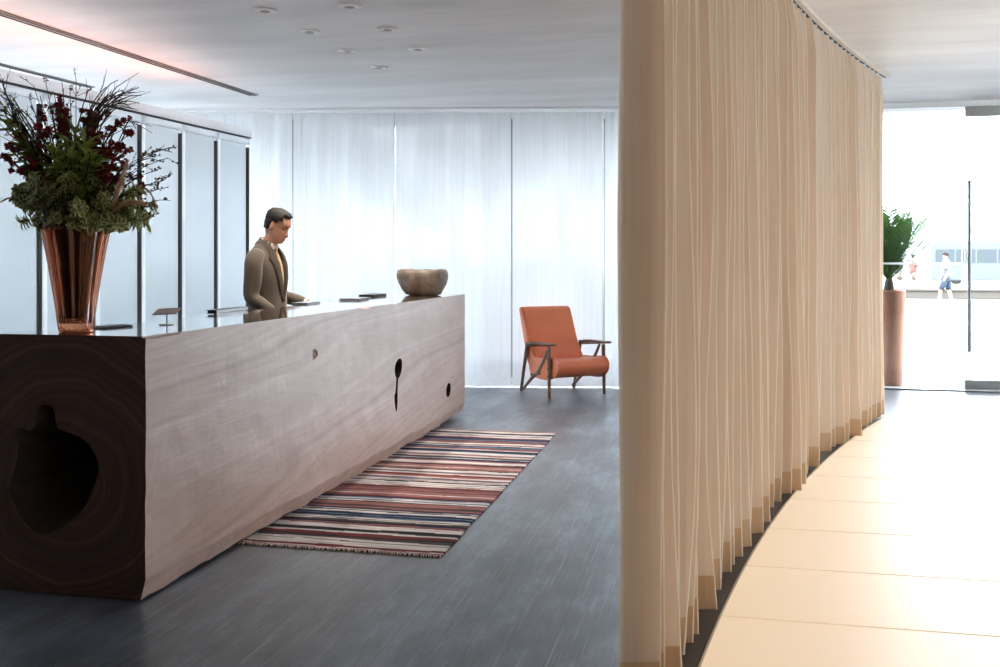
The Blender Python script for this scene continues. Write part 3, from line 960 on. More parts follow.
blob((DX + 0.01, DY0 - 0.01, 0.20), (0.012, 0.04, 0.03), 6)
apply_boolean(body, cuts[3:] + cuts[:3])
body.parent = desk; body.matrix_parent_inverse = Matrix.Translation(-desk.location)
bm = bmesh.new()
box(bm, ((DX - 0.14 - 2.78) / 2, (DY0 + DY1) / 2 + 0.05, 0.02), (2.78 - 2.29 - 0.14, DY1 - DY0 - 0.5, 0.038))
pl_ = mesh_obj('plinth', bm, M['plinth']); pl_.parent = desk; pl_.matrix_parent_inverse = Matrix.Translation(-desk.location)
# staff-side counter shelf
bm = bmesh.new(); box(bm, (-2.985, 6.9, 0.965), (0.265, 3.4, 0.03)); bevel_all(bm, 0.004)
s_ = mesh_obj('staff_counter', bm, M['logtop']); s_.parent = desk; s_.matrix_parent_inverse = Matrix.Translation(-desk.location)
for y in (5.3, 6.9, 8.5):
    bm = bmesh.new(); box(bm, (-2.98, y, 0.475), (0.24, 0.03, 0.95)); bevel_all(bm, 0.002, 1)
    s_ = mesh_obj('counter_bracket', bm, M['plinth']); s_.parent = desk; s_.matrix_parent_inverse = Matrix.Translation(-desk.location)

# ============================================================ RUG
RX0, RX1 = -2.335, -1.295
RY0, RY1 = 4.58, 8.02
def rug():
    rnd = random.Random(5)
    cream, red, navy, brown, salmon, char, blue, rose = (0.78, 0.76, 0.76), (0.40, 0.15, 0.155), (0.06, 0.12, 0.25), (0.26, 0.22, 0.23), (0.54, 0.36, 0.35), (0.09, 0.09, 0.11), (0.34, 0.42, 0.50), (0.46, 0.27, 0.28)
    pal = [cream, red, navy, brown, salmon, char, blue, rose, cream, cream, salmon, cream, blue]
    stripes = []
    y = RY0; last = None
    seq = [(red, .02), (cream, .012), (red, .035), (cream, .07), (char, .01), (cream, .03), (brown, .04), (char, .02), (red, .05)]
    while y < RY1:
        if seq: c, wd = seq.pop(0)
        else:
            c = rnd.choice(pal)
            while c == last: c = rnd.choice(pal)
            wd = rnd.choice([0.012, 0.018, 0.022, 0.03, 0.04, 0.055])
            if c in (cream, red, salmon): wd *= 1.25
        last = c
        stripes.append((y, y + wd, c)); y += wd
    nr, nc = 430, 46
    bm = bmesh.new()
    cl = bm.loops.layers.color.new('weave')
    V = []
    for j in range(nr + 1):
        row = []
        for i in range(nc + 1):
            X = RX0 + (RX1 - RX0) * i / nc; Y = RY0 + (RY1 - RY0) * j / nr
            wav = 0.004 * noise.noise(Vector((X * 2, Y * 2.2, 0)))
            ex = 0.008 * noise.noise(Vector((Y * 3, 7, 0))) if i == nc else 0
            row.append(bm.verts.new((X + ex, Y + 0.02 * noise.noise(Vector((X * 1.2, Y * 0.8, 3))), 0.009 + wav * (1 if 0 < i < nc else 0))))
        V.append(row)
    for j in range(nr):
        for i in range(nc):
            f = bm.faces.new((V[j][i], V[j][i + 1], V[j + 1][i + 1], V[j + 1][i]))
            X = RX0 + (RX1 - RX0) * (i + .5) / nc; Y = RY0 + (RY1 - RY0) * (j + .5) / nr
            Yq = Y + 0.013 * noise.noise(Vector((X * 2.2, Y * 14, 1))) + 0.008 * noise.noise(Vector((X * 5, Y * 40, 2)))
            c = stripes[-1][2]
            for (a, b, cc) in stripes:
                if a <= Yq < b: c = cc; break
            k = 1 + 0.25 * noise.noise(Vector((X * 6, Y * 60, 4)))
            for l in f.loops: l[cl] = (min(1, c[0] * k), min(1, c[1] * k), min(1, c[2] * k), 1)
    # skirt edges
    bnd = [e for e in bm.edges if e.is_boundary]
    r = bmesh.ops.extrude_edge_only(bm, edges=bnd)
    for v in [g for g in r['geom'] if isinstance(g, bmesh.types.BMVert)]: v.co.z = 0.001
    t = NT('woven_rug')
    at = t.n('ShaderNodeVertexColor', layer_name='weave')
    nz = t.noise(t.coord((40, 400, 1)), 1.0, 2)
    c = t.mix(0.35, at.outputs[0], t.mix(nz, (0.6, 0.6, 0.6), (1.4, 1.4, 1.4)), 'MULTIPLY')
    # colours are linear values stored as bytes
    m = t.end(t.bsdf(Base_Color=c, Roughness=0.9, Normal=t.bump(nz, 0.5, 0.003), Specular_IOR_Level=0.2))
    root = empty('striped_rug', ((RX0 + RX1) / 2, (RY0 + RY1) / 2, 0)); tag(root, 'long handwoven rug with red, cream and navy stripes beside the log desk', 'rug')
    bm.transform(Matrix.Translation(-root.location))
    mesh_obj('weave', bm, m, root)
    bm = bmesh.new()
    for (Ye, sg) in ((RY0, -1), (RY1, 1)):
        X = RX0 + 0.005
        while X < RX1:
            dx = rnd.uniform(-0.006, 0.006); L = rnd.uniform(0.008, 0.018)
            Y0 = Ye + 0.02 * noise.noise(Vector((X * 1.2, Ye * 0.8, 3)))
            tube(bm, [(X, Y0 - sg * 0.004, 0.009), (X + dx, Y0 + sg * L * 0.5, 0.006), (X + dx * 2, Y0 + sg * L, 0.003)], [0.0035, 0.0035, 0.002], 5)
            X += 0.012
    bm.transform(Matrix.Translation(-root.location))
    f = mesh_obj('fringe', bm, plain('cream_fringe', (0.66, 0.62, 0.58), 0.9), root); tag(f, kind='stuff')
rug()

# ============================================================ ARMCHAIR
def armchair():
    root = empty('armchair', (-1.637, 10.53, 0), math.radians(39.5))
    tag(root, 'orange leather lounge chair with walnut paddle arms in front of sheer curtains', 'armchair')
    HW = 0.30
    # upholstery: side profiles (y back +, z)
    def pad(bm, prof, hw, edge=0.035, bow=0.0):
        """prof closed polygon in (y,z); rounded at both sides by inset rings"""
        n = len(prof); cy = sum(p[0] for p in prof) / n; cz = sum(p[1] for p in prof) / n
        rings = []
        for (x, k) in ((-hw, 0.72), (-hw + 0.006, 0.86), (-hw + 0.02, 0.96), (-hw + 0.05, 1.0), (0, 1.0 + bow), (hw - 0.05, 1.0), (hw - 0.02, 0.96), (hw - 0.006, 0.86), (hw, 0.72)):
            ring = []
            for i, (y, z) in enumerate(prof):
                # move inward along local normal by (1-k)*edge*~
                a = prof[i - 1]; b = prof[(i + 1) % n]
                tx, tz = b[0] - a[0], b[1] - a[1]; L = math.hypot(tx, tz) or 1
                nx_, nz_ = tz / L, -tx / L
                if (y - cy) * nx_ + (z - cz) * nz_ < 0 and len(prof) < 9: nx_, nz_ = -nx_, -nz_
                ins = (1 - k) * 0.09
                ring.append((x, y - nx_ * ins, z - nz_ * ins))
            rings.append(ring)
        loft(bm, rings)
    # back cushion (counter-clockwise in y,z plane)
    back = [(0.02, 0.285), (0.10, 0.225), (0.175, 0.24), (0.235, 0.34), (0.30, 0.52), (0.375, 0.74), (0.42, 0.87), (0.405, 0.905), (0.365, 0.905), (0.325, 0.865), (0.27, 0.74), (0.20, 0.58), (0.135, 0.46), (0.07, 0.40)]
    bm = bmesh.new(); pad(bm, back, HW + 0.012); fix_normals(bm)
    b = backo = mesh_obj('backrest', bm, M['leather'], root, True); sb = b.modifiers.new('s', 'SUBSURF'); sb.levels = 1; sb.render_levels = 2
    seat = [(0.16, 0.225), (0.18, 0.29), (0.13, 0.365), (0.0, 0.368), (-0.14, 0.374), (-0.30, 0.392), (-0.385, 0.392), (-0.435, 0.345), (-0.425, 0.275), (-0.36, 0.215), (-0.24, 0.185), (-0.06, 0.180), (0.08, 0.190)]
    bm = bmesh.new(); pad(bm, seat[::-1], HW + 0.01); fix_normals(bm)
    b = seato = mesh_obj('seat', bm, M['leather'], root, True); sb = b.modifiers.new('s', 'SUBSURF'); sb.levels = 1; sb.render_levels = 2
    for s in (-1, 1):
        bm = bmesh.new(); tube(bm, [(s * (HW - 0.012), y + 0.006, z - 0.006) for (y, z) in back[8:]], 0.004, 6)
        mesh_obj('piping', bm, M['piping'], backo, True)
        bm = bmesh.new(); tube(bm, [(s * (HW - 0.004), y * 0.985, z * 0.985 + 0.003) for (y, z) in seat[3:11]], 0.006, 6)
        mesh_obj('piping', bm, M['piping'], seato, True)
    AW = 0.332
    for s in (-1, 1):
        X = s * AW
        def bar(name, pts, wd, th):
            bm = bmesh.new(); tube(bm, pts, [(wd_ / 2 if isinstance(wd, list) else wd / 2, th / 2) for wd_ in (wd if isinstance(wd, list) else [wd] * len(pts))], 8, up=(1, 0, 0))
            return mesh_obj(name, bm, M['walnut'], root, True, 50)
        fl = bar('leg', [(X, -0.30, 0.0), (X, -0.295, 0.25), (X, -0.285, 0.52)], [0.032, 0.048, 0.054], 0.034)
        bl = bar('leg', [(X, 0.31, 0.0), (X, 0.26, 0.20), (X, 0.17, 0.53)], [0.032, 0.046, 0.052], 0.034)
        st = bar('brace', [(X - s * 0.024, 0.30, 0.025), (X - s * 0.024, 0.10, 0.17), (X - s * 0.024, -0.03, 0.245), (X - s * 0.024, -0.15, 0.38), (X - s * 0.024, -0.25, 0.52)], [0.034, 0.05, 0.06, 0.05, 0.036], 0.022)
        # armrest paddle: outline in plan, slight curve in height
        bm = bmesh.new()
        outl = [(-0.405, 0.0), (-0.395, 0.032), (-0.34, 0.050), (-0.24, 0.050), (-0.10, 0.038), (0.03, 0.028), (0.13, 0.024), (0.185, 0.018)]
        top, bot = [], []
        def hz(y): return 0.545 - 0.02 * max(0, (y + 0.1)) * 1.2 - (0.5 * max(0, y - 0.10)) + 0.008 * max(0, (-y - 0.3) * 5)
        loop = [(x, y) for (y, x) in outl] + [(-x, y) for (y, x) in reversed(outl[1:])]
        rr = []
        for (dz, k) in ((-0.012, 0.72), (-0.004, 0.97), (0.004, 1.0), (0.011, 0.9)):
            rr.append([(X + x * k, y * (1 if k > .9 else 0.98), hz(y) + dz) for (x, y) in loop])
        loft(bm, rr); fix_normals(bm)
        mesh_obj('armrest', bm, M['walnut'], root, True, 50)
        for (dx, y, z, own) in [(0.018, y_, z_, fl) for (y_, z_) in ((-0.288, 0.47), (-0.291, 0.40), (-0.295, 0.30), (-0.297, 0.22))] + [(-0.036, y_, z_, st) for (y_, z_) in ((0.05, 0.20), (0.14, 0.14), (0.27, 0.045), (-0.13, 0.365))]:
            bm = bmesh.new()
            bmesh.ops.create_cone(bm, cap_ends=True, segments=10, radius1=0.009, radius2=0.007, depth=0.008, matrix=Matrix.Translation((X + s * dx, y, z)) @ Matrix.Rotation(PI / 2, 4, 'Y'))
            mesh_obj('screw', bm, M['screw'], own)
    bm = bmesh.new()
    tube(bm, [(-AW, -0.06, 0.225), (AW, -0.06, 0.225)], 0.013, 10); tube(bm, [(-AW, 0.10, 0.20), (AW, 0.10, 0.20)], 0.013, 10)
    mesh_obj('crossbar', bm, M['walnut'], root, True)
armchair()

# ============================================================ STONE BOWL
def bowl():
    c = Vector((-2.565, 8.50, DTOP))
    root = empty('stone_bowl', c, 0.2); tag(root, 'rough irregular stone bowl standing on the far end of the desk', 'bowl')
    prof = [(0.001, 0.0), (0.12, 0.0), (0.16, 0.008), (0.185, 0.045), (0.207, 0.10), (0.222, 0.155), (0.222, 0.195), (0.210, 0.222), (0.188, 0.228), (0.165, 0.215), (0.155, 0.17), (0.13, 0.10), (0.08, 0.06), (0.001, 0.055)]
    bm = bmesh.new()
    rings = lathe(bm, prof, 56)
    for i, ring in enumerate(rings):
        for v in ring:
            a = math.atan2(v.co.y, v.co.x)
            h = v.co.z / 0.23
            left = max(0, math.cos(a - PI)) ** 2
            k = 1 + 0.12 * left * max(0, h - 0.35) - 0.10 * left * max(0, 0.5 - h) + 0.05 * noise.noise(Vector((math.cos(a) * 1.5, math.sin(a) * 1.5, h))) + 0.05 * noise.noise(Vector((math.cos(a) * 4, math.sin(a) * 4, h * 3)))
            v.co.x *= k; v.co.y *= k * 0.92
            if h > 0.7: v.co.z += 0.012 * noise.noise(Vector((math.cos(a) * 2, math.sin(a) * 2, 9)))
            if h < 0.02: v.co.z = 0.0
    mesh_obj('carved_shell', bm, M['stone'], root, True)
bowl()

# ============================================================ VASE + FLOWERS
VC = Vector((-2.715, 3.90, DTOP))
VC = at_d(76, 300, 4.36); VC.z = DTOP
def vase():
    root = empty('fluted_vase', VC); tag(root, 'tall tapered fluted vase of copper-tinted glass on the near end of the desk', 'vase')
    H = 0.47
    def rf(a, z):
        if z < 0.014: return 1
        return 1 + 0.035 * math.cos(a * 16 + z * 1.2)
    out = [(0.001, 0.014), (0.070, 0.014), (0.073, 0.03), (0.084, 0.12), (0.102, 0.24), (0.122, 0.36), (0.143, H)]
    inn = [(0.138, H), (0.114, 0.36), (0.094, 0.24), (0.076, 0.12), (0.062, 0.045), (0.001, 0.04)]
    bm = bmesh.new()
    def dens(p):
        r = []
        for (a, b) in zip(p, p[1:]):
            n = max(1, int(abs(b[1] - a[1]) / 0.03))
            for k in range(n): r.append((a[0] + (b[0] - a[0]) * k / n, a[1] + (b[1] - a[1]) * k / n))
        return r + [p[-1]]
    lathe(bm, dens(out) + dens(inn), 128, rfun=rf)
    fix_normals(bm)
    mesh_obj('fluted_body', bm, M['vase'], root, True)
    bm = bmesh.new(); lathe(bm, [(0.001, 0), (0.066, 0), (0.071, 0.005), (0.071, 0.012), (0.066, 0.0138), (0.001, 0.0138)], 48)
    mesh_obj('foot', bm, M['vasefoot'], root, True)
vase()

FR = random.Random(21)
def leaf(bm, base, dirv, nrm, L, W, mi=0, edge=None, droop=0.2, nseg=4):
    """leaf blade with folded midrib; edge = material index for the rim"""
    d = dirv.normalized(); s = d.cross(nrm)
    if s.length < 1e-4: s = d.orthogonal()
    s.normalize(); n = s.cross(d).normalized()
    prof = [0.25, 0.8, 1.0, 0.72, 0.0] if nseg == 4 else [0.3, 1.0, 0.0]
    rows = []
    m = len(prof) - 1
    for i, w_ in enumerate(prof):
        t = i / m
        c = base + d * (L * t) - n * (droop * L * t * t)
        ww = W * 0.5 * w_
        if i == m: rows.append([bm.verts.new(c)])
        elif edge is None:
            rows.append([bm.verts.new(c + s * ww + n * ww * 0.35), bm.verts.new(c), bm.verts.new(c - s * ww + n * ww * 0.35)])
        else:
            rows.append([bm.verts.new(c + s * ww + n * ww * 0.35), bm.verts.new(c + s * ww * 0.66 + n * ww * 0.22), bm.verts.new(c), bm.verts.new(c - s * ww * 0.66 + n * ww * 0.22), bm.verts.new(c - s * ww + n * ww * 0.35)])
    for a, b in zip(rows, rows[1:]):
        if len(b) == 1:
            for k in range(len(a) - 1):
                f = bm.faces.new((a[k], a[k + 1], b[0])); f.material_index = mi if edge is None or 0 < k < len(a) - 2 else edge
        else:
            for k in range(len(a) - 1):
                f = bm.faces.new((a[k], a[k + 1], b[k + 1], b[k])); f.material_index = mi if edge is None or 0 < k < len(a) - 2 else edge

def bez(p0, p1, p2, n):
    return [p0 * ((1 - t) ** 2) + p1 * (2 * t * (1 - t)) + p2 * (t * t) for t in [i / n for i in range(n + 1)]]

fl = empty('flower_arrangement', VC + Vector((0, 0, 0.06))); tag(fl, 'large bouquet of burgundy blooms, twigs and variegated leaves in the fluted vase', 'flower arrangement')
FO = fl.location.copy()
mouth = VC + Vector((0, 0, 0.47))
def tip(px, py, off=0.0): return at_d(px, py, 4.36 + off)
def stem_path(tp, n=8, bend=0.35, r0=0.07):
    a = FR.uniform(0, 2 * PI)
    foot = VC + Vector((0.035 * math.cos(a), 0.035 * math.sin(a), 0.07))
    dirr = (tp - mouth); hd = Vector((dirr.x, dirr.y, 0))
    m = mouth + (hd.normalized() * min(0.10, hd.length * 0.4) if hd.length > 1e-3 else Vector()) 
    mid_ = m + Vector((hd.x * 0.15, hd.y * 0.15, max(0.06, abs(dirr.z) * 0.55 + 0.25 * hd.length * bend)))
    return [foot, (foot + m) / 2 + Vector((0, 0, 0))] + bez(m, mid_, tp, n)
def loc(pts): return [p - FO for p in pts]
def rv(): return Vector((FR.uniform(-1, 1), FR.uniform(-1, 1), FR.uniform(-1, 1))).normalized()

def variegated(tp):
    pts = loc(stem_path(tp)); bm = bmesh.new()
    tube(bm, pts, [0.0028] * len(pts), 5, mi=2)
    P = pts[4:]
    end = P[-1]; dr = (P[-1] - P[-3]).normalized()
    for (c, n, L) in ((P[-1], 11, 0.052), (P[-2], 8, 0.055), (P[-3], 7, 0.05), (P[-4], 5, 0.05)):
        a0 = FR.uniform(0, 6.28)
        o1 = dr.orthogonal().normalized(); o2 = dr.cross(o1)
        for k in range(n):
            a = a0 + 2 * PI * k / n * 1.0
            side = o1 * math.cos(a) + o2 * math.sin(a)
            up = FR.uniform(0.15, 0.75)
            leaf(bm, c + dr * FR.uniform(-0.012, 0.012), side + dr * up, dr, L * FR.uniform(0.65, 1.0), 0.027, 0, 1, FR.uniform(0.0, 0.4))
    return mesh_obj('variegated_sprig', bm, [M['leafdark'], M['leafedge'], M['twig']], fl)
def broad(tp, mat='leafgreen'):
    pts = loc(stem_path(tp)); bm = bmesh.new()
    tube(bm, pts, [0.003] * len(pts), 5, mi=1)
    P = pts[3:]
    for i in range(1, len(P)):
        dr = (P[i] - P[i - 1]).normalized(); o1 = dr.orthogonal().normalized(); o2 = dr.cross(o1)
        for q in range(7 if i < len(P) - 1 else 8):
            a = FR.uniform(0, 6.28); side = o1 * math.cos(a) + o2 * math.sin(a)
            leaf(bm, P[i - 1].lerp(P[i], FR.random()), side + dr * FR.uniform(0.4, 1.2), dr, FR.uniform(0.05, 0.085), FR.uniform(0.014, 0.022), 0, None, FR.uniform(0, 0.4))
    return mesh_obj('leafy_stem', bm, [M[mat], M['twig']], fl)
def twig(tp, ctrl=None, wig=0.02):
    base = mouth + Vector((FR.uniform(-.05, .05), FR.uniform(-.05, .05), 0.02))
    a = FR.uniform(0, 6.28)
    pts = [VC + Vector((0.03 * math.cos(a), 0.03 * math.sin(a), 0.08))] + bez(base, ctrl, tp, 12)
    pts = [p + rv() * (0.004 if i > 1 else 0) for i, p in enumerate(pts)]
    bm = bmesh.new(); L = loc(pts); n = len(L)
    tube(bm, L, [0.0042 * (1 - 0.6 * i / n) for i in range(n)], 5)
    for k in range(5):
        i = FR.randint(5, n - 2); d = (L[i + 1] - L[i]).normalized()
        e = L[i] + (d + rv() * 0.55).normalized() * FR.uniform(0.04, 0.12)
        tube(bm, [L[i], L[i].lerp(e, 0.5) + rv() * 0.006, e], [0.0018, 0.0014, 0.0009], 4)
    return mesh_obj('bare_twig', bm, M['twig'], fl)
def blooms(tp, n=7, mat='leafred', rad=0.016, spread=0.05):
    pts = loc(stem_path(tp)); bm = bmesh.new()
    tube(bm, pts, [0.0024] * len(pts), 5, mi=1)
    for k in range(n):
        i = FR.randint(6, len(pts) - 1); c = pts[i] + rv() * spread * FR.uniform(0.3, 1) if k else pts[-1]
        tube(bm, [pts[i - 1], c], 0.0012, 4, mi=1)
        r = rad * FR.uniform(0.7, 1.25)
        for q in range(26):
            d = rv(); leaf(bm, c + d * r * 0.2, d, rv(), r * FR.uniform(0.8, 1.1), r * 0.75, 0, None, 0.2, 2)
    return mesh_obj('burgundy_bloom', bm, [M[mat], M['twig']], fl)
def plume_up(tp, mat='leafred', wd=0.013, L=0.15):
    pts = loc(stem_path(tp)); bm = bmesh.new()
    tube(bm, pts, [0.0028] * len(pts), 5, mi=1)
    d = (pts[-1] - pts[-2]).normalized()
    for q in range(320):
        t = FR.random(); c = pts[-1] - d * L * t + rv() * wd * (0.35 + 0.65 * t)
        dd = (d + rv() * 0.9); leaf(bm, c, dd, rv(), 0.016, 0.007, 0, None, 0.1, 2)
    return mesh_obj('amaranth_spike', bm, [M[mat], M['twig']], fl)
def grass_plume(p0, p1, p2, wd=0.024):
    pts = loc([VC + Vector((0.02, 0, 0.08)), mouth + Vector((0.02, -0.02, 0))]) + loc(bez(p0, p1, p2, 8)); bm = bmesh.new()
    tube(bm, pts, 0.002, 5, mi=1)
    P = pts[2:]
    for i in range(len(P) - 1):
        t = i / (len(P) - 1); w_ = wd * (0.5 + 1.6 * t * (1 - t) * 1.3) * (1 - t * 0.4)
        d = (P[i + 1] - P[i]).normalized()
        for q in range(60):
            c = P[i].lerp(P[i + 1], FR.random())
            side = rv(); side = (side - d * side.dot(d)).normalized()
            leaf(bm, c, side * FR.uniform(.5, 1) + d * 1.3, rv(), w_ * 1.3, 0.0022, 0, None, 0.1, 2)
    return mesh_obj('grass_plume', bm, [M['plume'], M['plume']], fl)
def sprig(tp, mat='euca', n=34, base=None, sz=0.014):
    pts = loc(stem_path(tp)) if base is None else loc([mouth] + bez(mouth + Vector((0, 0, .03)), base, tp, 8)); bm = bmesh.new()
    tube(bm, pts, [0.0018] * len(pts), 4, mi=1)
    for k in range(8):
        i = FR.randint(len(pts) // 2, len(pts) - 1)
        d = (pts[i] - pts[i - 1]).normalized()
        e = pts[i] + (d + rv() * 0.9).normalized() * FR.uniform(0.03, 0.075)
        tube(bm, [pts[i], e], 0.0011, 4, mi=1)
        for q in range(n // 8):
            c = pts[i].lerp(e, FR.uniform(0.3, 1.0))
            leaf(bm, c, rv() + d * 0.5, rv(), sz * FR.uniform(0.7, 1.2), sz * 0.8, 0, None, 0.1, 2)
    return mesh_obj('berry_sprig', bm, [M[mat], M['twig']], fl)

# lower dome of variegated leaves
for (px, py) in [(22, 190), (35, 178), (50, 188), (66, 180), (82, 186), (98, 182), (112, 190), (30, 206), (46, 208), (62, 204), (78, 208), (95, 205), (110, 212), (126, 205), (25, 222), (40, 226), (56, 222), (90, 224), (106, 226), (120, 224), (140, 222), (16, 200), (136, 192), (150, 206), (44, 196), (70, 196), (88, 196), (104, 200), (56, 170), (90, 172), (74, 222), (128, 216), (34, 194)]:
    variegated(tip(px + FR.uniform(-2, 2), py + FR.uniform(-2, 2), FR.uniform(-0.17, -0.02) if abs(px - 78) < 45 else FR.uniform(-0.1, 0.06)))
for (px, py) in [(30, 186), (60, 176), (100, 178), (130, 200), (75, 196), (45, 206), (115, 206)]:
    variegated(tip(px, py, FR.uniform(0.06, 0.18)))
for (px, py, o) in [(70, 142, -.06), (58, 150, -.03), (84, 150, -.05), (76, 130, -.02), (92, 140, 0.0), (64, 124, .02), (80, 160, -.10), (48, 160, -.02), (66, 168, -.12), (94, 160, -.04), (60, 144, -.12), (84, 142, -.12), (70, 156, -.16), (90, 156, -.14), (54, 152, -.12), (96, 158, -.12), (138, 216, -.03), (148, 222, .0)]:
    broad(tip(px, py, o))
for (px, py, o) in [(12, 128, .0), (22, 140, .04), (6, 116, .0), (30, 152, -.02), (120, 176, .02), (10, 150, .05), (40, 140, .05), (104, 150, .08), (2, 104, .02)]:
    broad(tip(px, py, o), 'leafdark')
for (px, py, o, n) in [(118, 122, 0, 8), (126, 132, 0, 8), (108, 128, -.02, 7), (112, 142, -.05, 9), (122, 146, -.03, 9), (98, 136, 0, 7), (104, 152, -.05, 9), (116, 158, -.08, 9), (12, 146, -.02, 8), (10, 160, 0, 8), (20, 170, -.04, 8), (16, 134, 0, 7),
                       (44, 118, 0, 9), (38, 126, -.03, 8), (50, 130, -.05, 8), (130, 118, 0.02, 5), (140, 176, 0, 4), (124, 166, -.05, 7), (100, 118, .03, 7), (28, 158, -.06, 7), (34, 168, -.05, 7), (110, 168, -.08, 7)]:
    blooms(tip(px, py, o), n)
for (px, py, o) in [(90, 112, 0), (84, 120, .02), (52, 112, .02), (94, 122, .0), (142, 184, 0)]:
    blooms(tip(px, py, o), 6, 'leafrust', 0.014)
for (px, py, o) in [(60, 96, 0), (56, 104, .02), (66, 110, -.02)]:
    plume_up(tip(px, py, o))
for (px, py, cx, cy, o) in [(126, 80, 70, 120, 0), (138, 88, 78, 100, .03), (142, 96, 80, 92, -.04), (130, 106, 90, 84, .05), (118, 79, 74, 110, -.03), (134, 110, 96, 88, 0), (112, 92, 70, 120, .04), (122, 98, 70, 96, .06), (106, 86, 66, 130, -.02), (128, 136, 112, 96, 0), (114, 96, 82, 100, -.08), (122, 90, 84, 104, .02),
                            (-6, 86, 30, 110, 0), (2, 78, 12, 130, .03), (-12, 110, 20, 100, -.03), (14, 122, 14, 70, .0), (-10, 128, 16, 120, .05), (6, 98, 26, 150, 0), (-14, 98, 10, 130, .02), (100, 98, 74, 120, .03), (88, 90, 72, 130, 0), (4, 84, 8, 120, -.02), (10, 100, 0, 70, 0), (16, 118, 6, 78, -.03), (-2, 76, 20, 120, -.02), (134, 92, 84, 90, .02), (126, 102, 92, 86, -.05), (140, 104, 92, 80, 0), (136, 128, 116, 92, .02)]:
    twig(tip(px, py, o), tip(cx, cy, o * 0.5))
for (px, py, o) in [(160, 150, 0), (168, 158, .03), (158, 170, -.03), (164, 180, 0), (150, 158, -.02), (160, 200, 0), (152, 214, .02), (168, 148, .02), (156, 190, .03)]:
    sprig(tip(px, py, o), base=tip(px - 40, py + 10, 0))
for (px, py, o) in [(76, 80, 0), (62, 82, .02), (46, 84, 0), (34, 86, -.02), (30, 100, .02), (54, 92, .04), (26, 118, 0), (40, 96, .05), (70, 92, 0)]:
    sprig(tip(px, py, o), 'leafred' if px > 60 else 'euca', sz=0.011)
grass_plume(tip(112, 208, -.12), tip(118, 192, -.14), tip(127, 164, -.13), 0.03)
grass_plume(tip(112, 212, -.13), tip(124, 198, -.15), tip(147, 204, -.14), 0.026)
grass_plume(tip(136, 188, -.02), tip(150, 184, -.02), tip(156, 206, -.02), 0.010)
grass_plume(tip(20, 200, -.02), tip(8, 194, -.02), tip(-4, 206, -.02), 0.010)
# dark stems visible through the vase
bm = bmesh.new()
for k in range(90):
    a = FR.uniform(0, 6.28); r0 = FR.uniform(0.0, 0.052); r1 = FR.uniform(0.03, 0.108)
    b = a + FR.uniform(-0.8, 0.8)
    tube(bm, [(r0 * math.cos(a), r0 * math.sin(a), 0.0), (r1 * math.cos(b), r1 * math.sin(b), 0.40)], FR.uniform(0.003, 0.006), 6)
mesh_obj('stem_bundle', bm, M['twig'], fl)

# ============================================================ SMALL THINGS ON THE DESK
def placard():
    p = at_z(167, 325, DTOP)
    root = empty('counter_stand', (p.x, p.y, DTOP), 0.25); tag(root, 'small tilted brown metal card stand on the desk top beyond the vase', 'card stand')
    bm = bmesh.new(); lathe(bm, [(0.001, 0), (0.037, 0), (0.037, 0.004), (0.001, 0.004)], 28); mesh_obj('base', bm, M['steel'], root, True, 30)
    bm = bmesh.new(); tube(bm, [(0, 0, 0.003), (0, 0, 0.064)], 0.0035, 8); mesh_obj('post', bm, M['steel'], root, True, 30)
    bm = bmesh.new(); box(bm, (0, 0, 0), (0.115, 0.105, 0.004)); bevel_all(bm, 0.001, 1)
    q = mesh_obj('plate', bm, M['copperplate'], root); q.location = (0, 0, 0.066); q.rotation_euler = (math.radians(13), math.radians(-3), 0)
placard()
def folder(name, x, y, z, lx, ly, th, rz, mat, label, cat, edge='paper'):
    root = empty(name, (x, y, z), rz); tag(root, label, cat)
    bm = bmesh.new(); box(bm, (0, 0, 0.0015), (lx, ly, 0.003)); box(bm, (0, 0, th - 0.0015), (lx, ly, 0.003)); bevel_all(bm, 0.0006, 1); mesh_obj('cover', bm, M[mat], root)
    bm = bmesh.new(); box(bm, (0.003, 0, th / 2), (lx - 0.012, ly - 0.01, th - 0.006)); mesh_obj('pages', bm, M[edge], root)
def fpt(u, v, z=DTOP): return at_z(u, v, z)
p = fpt(354, 299.8); folder('guest_folder', p.x, p.y, DTOP, 0.17, 0.30, 0.016, 0.1, 'paper', 'flat blue-grey folder on the desk back edge nearest the stone bowl, lower one', 'folder')
p = fpt(371, 297.0); folder('guest_folder', p.x - 0.03, p.y + 0.12, DTOP, 0.14, 0.34, 0.02, 0.0, 'black', 'flat black folder on the desk just left of the stone bowl', 'folder', 'black')
p = fpt(306, 303.8); folder('tablet', p.x, p.y, DTOP, 0.12, 0.26, 0.012, 0.05, 'paper', "slim grey tablet on the desk edge beside the man's far hand", 'tablet', 'black')
p = fpt(112, 327.3); folder('notebook', p.x, p.y, DTOP, 0.10, 0.16, 0.010, -0.3, 'black', 'thin dark notebook on the desk behind the vase foot', 'notebook')
p = fpt(231, 312.0); folder('keyboard_tray', p.x - 0.02, p.y, DTOP, 0.07, 0.42, 0.022, 0.02, 'black', 'long low black tray on the desk edge left of the man', 'tray', 'black')

# ============================================================ MAN
def add_mod_remesh(o, vox, smooth=2):
    m = o.modifiers.new('r', 'REMESH'); m.mode = 'VOXEL'; m.voxel_size = vox; m.use_smooth_shade = True
    if smooth:
        s = o.modifiers.new('s', 'SMOOTH'); s.factor = 0.5; s.iterations = smooth

def ell_ring(c, ax, ay, n=28, tilt=0.0, pw=2.3, rz=0.0):
    out = []
    for k in range(n):
        a = 2 * PI * k / n
        ca, sa = math.cos(a), math.sin(a)
        x = ax * math.copysign(abs(ca) ** (2 / pw), ca); y = ay * math.copysign(abs(sa) ** (2 / pw), sa)
        z = x * math.sin(tilt); x = x * math.cos(tilt)
        out.append(Vector((c[0] + x, c[1] + y, c[2] + z)))
    return out

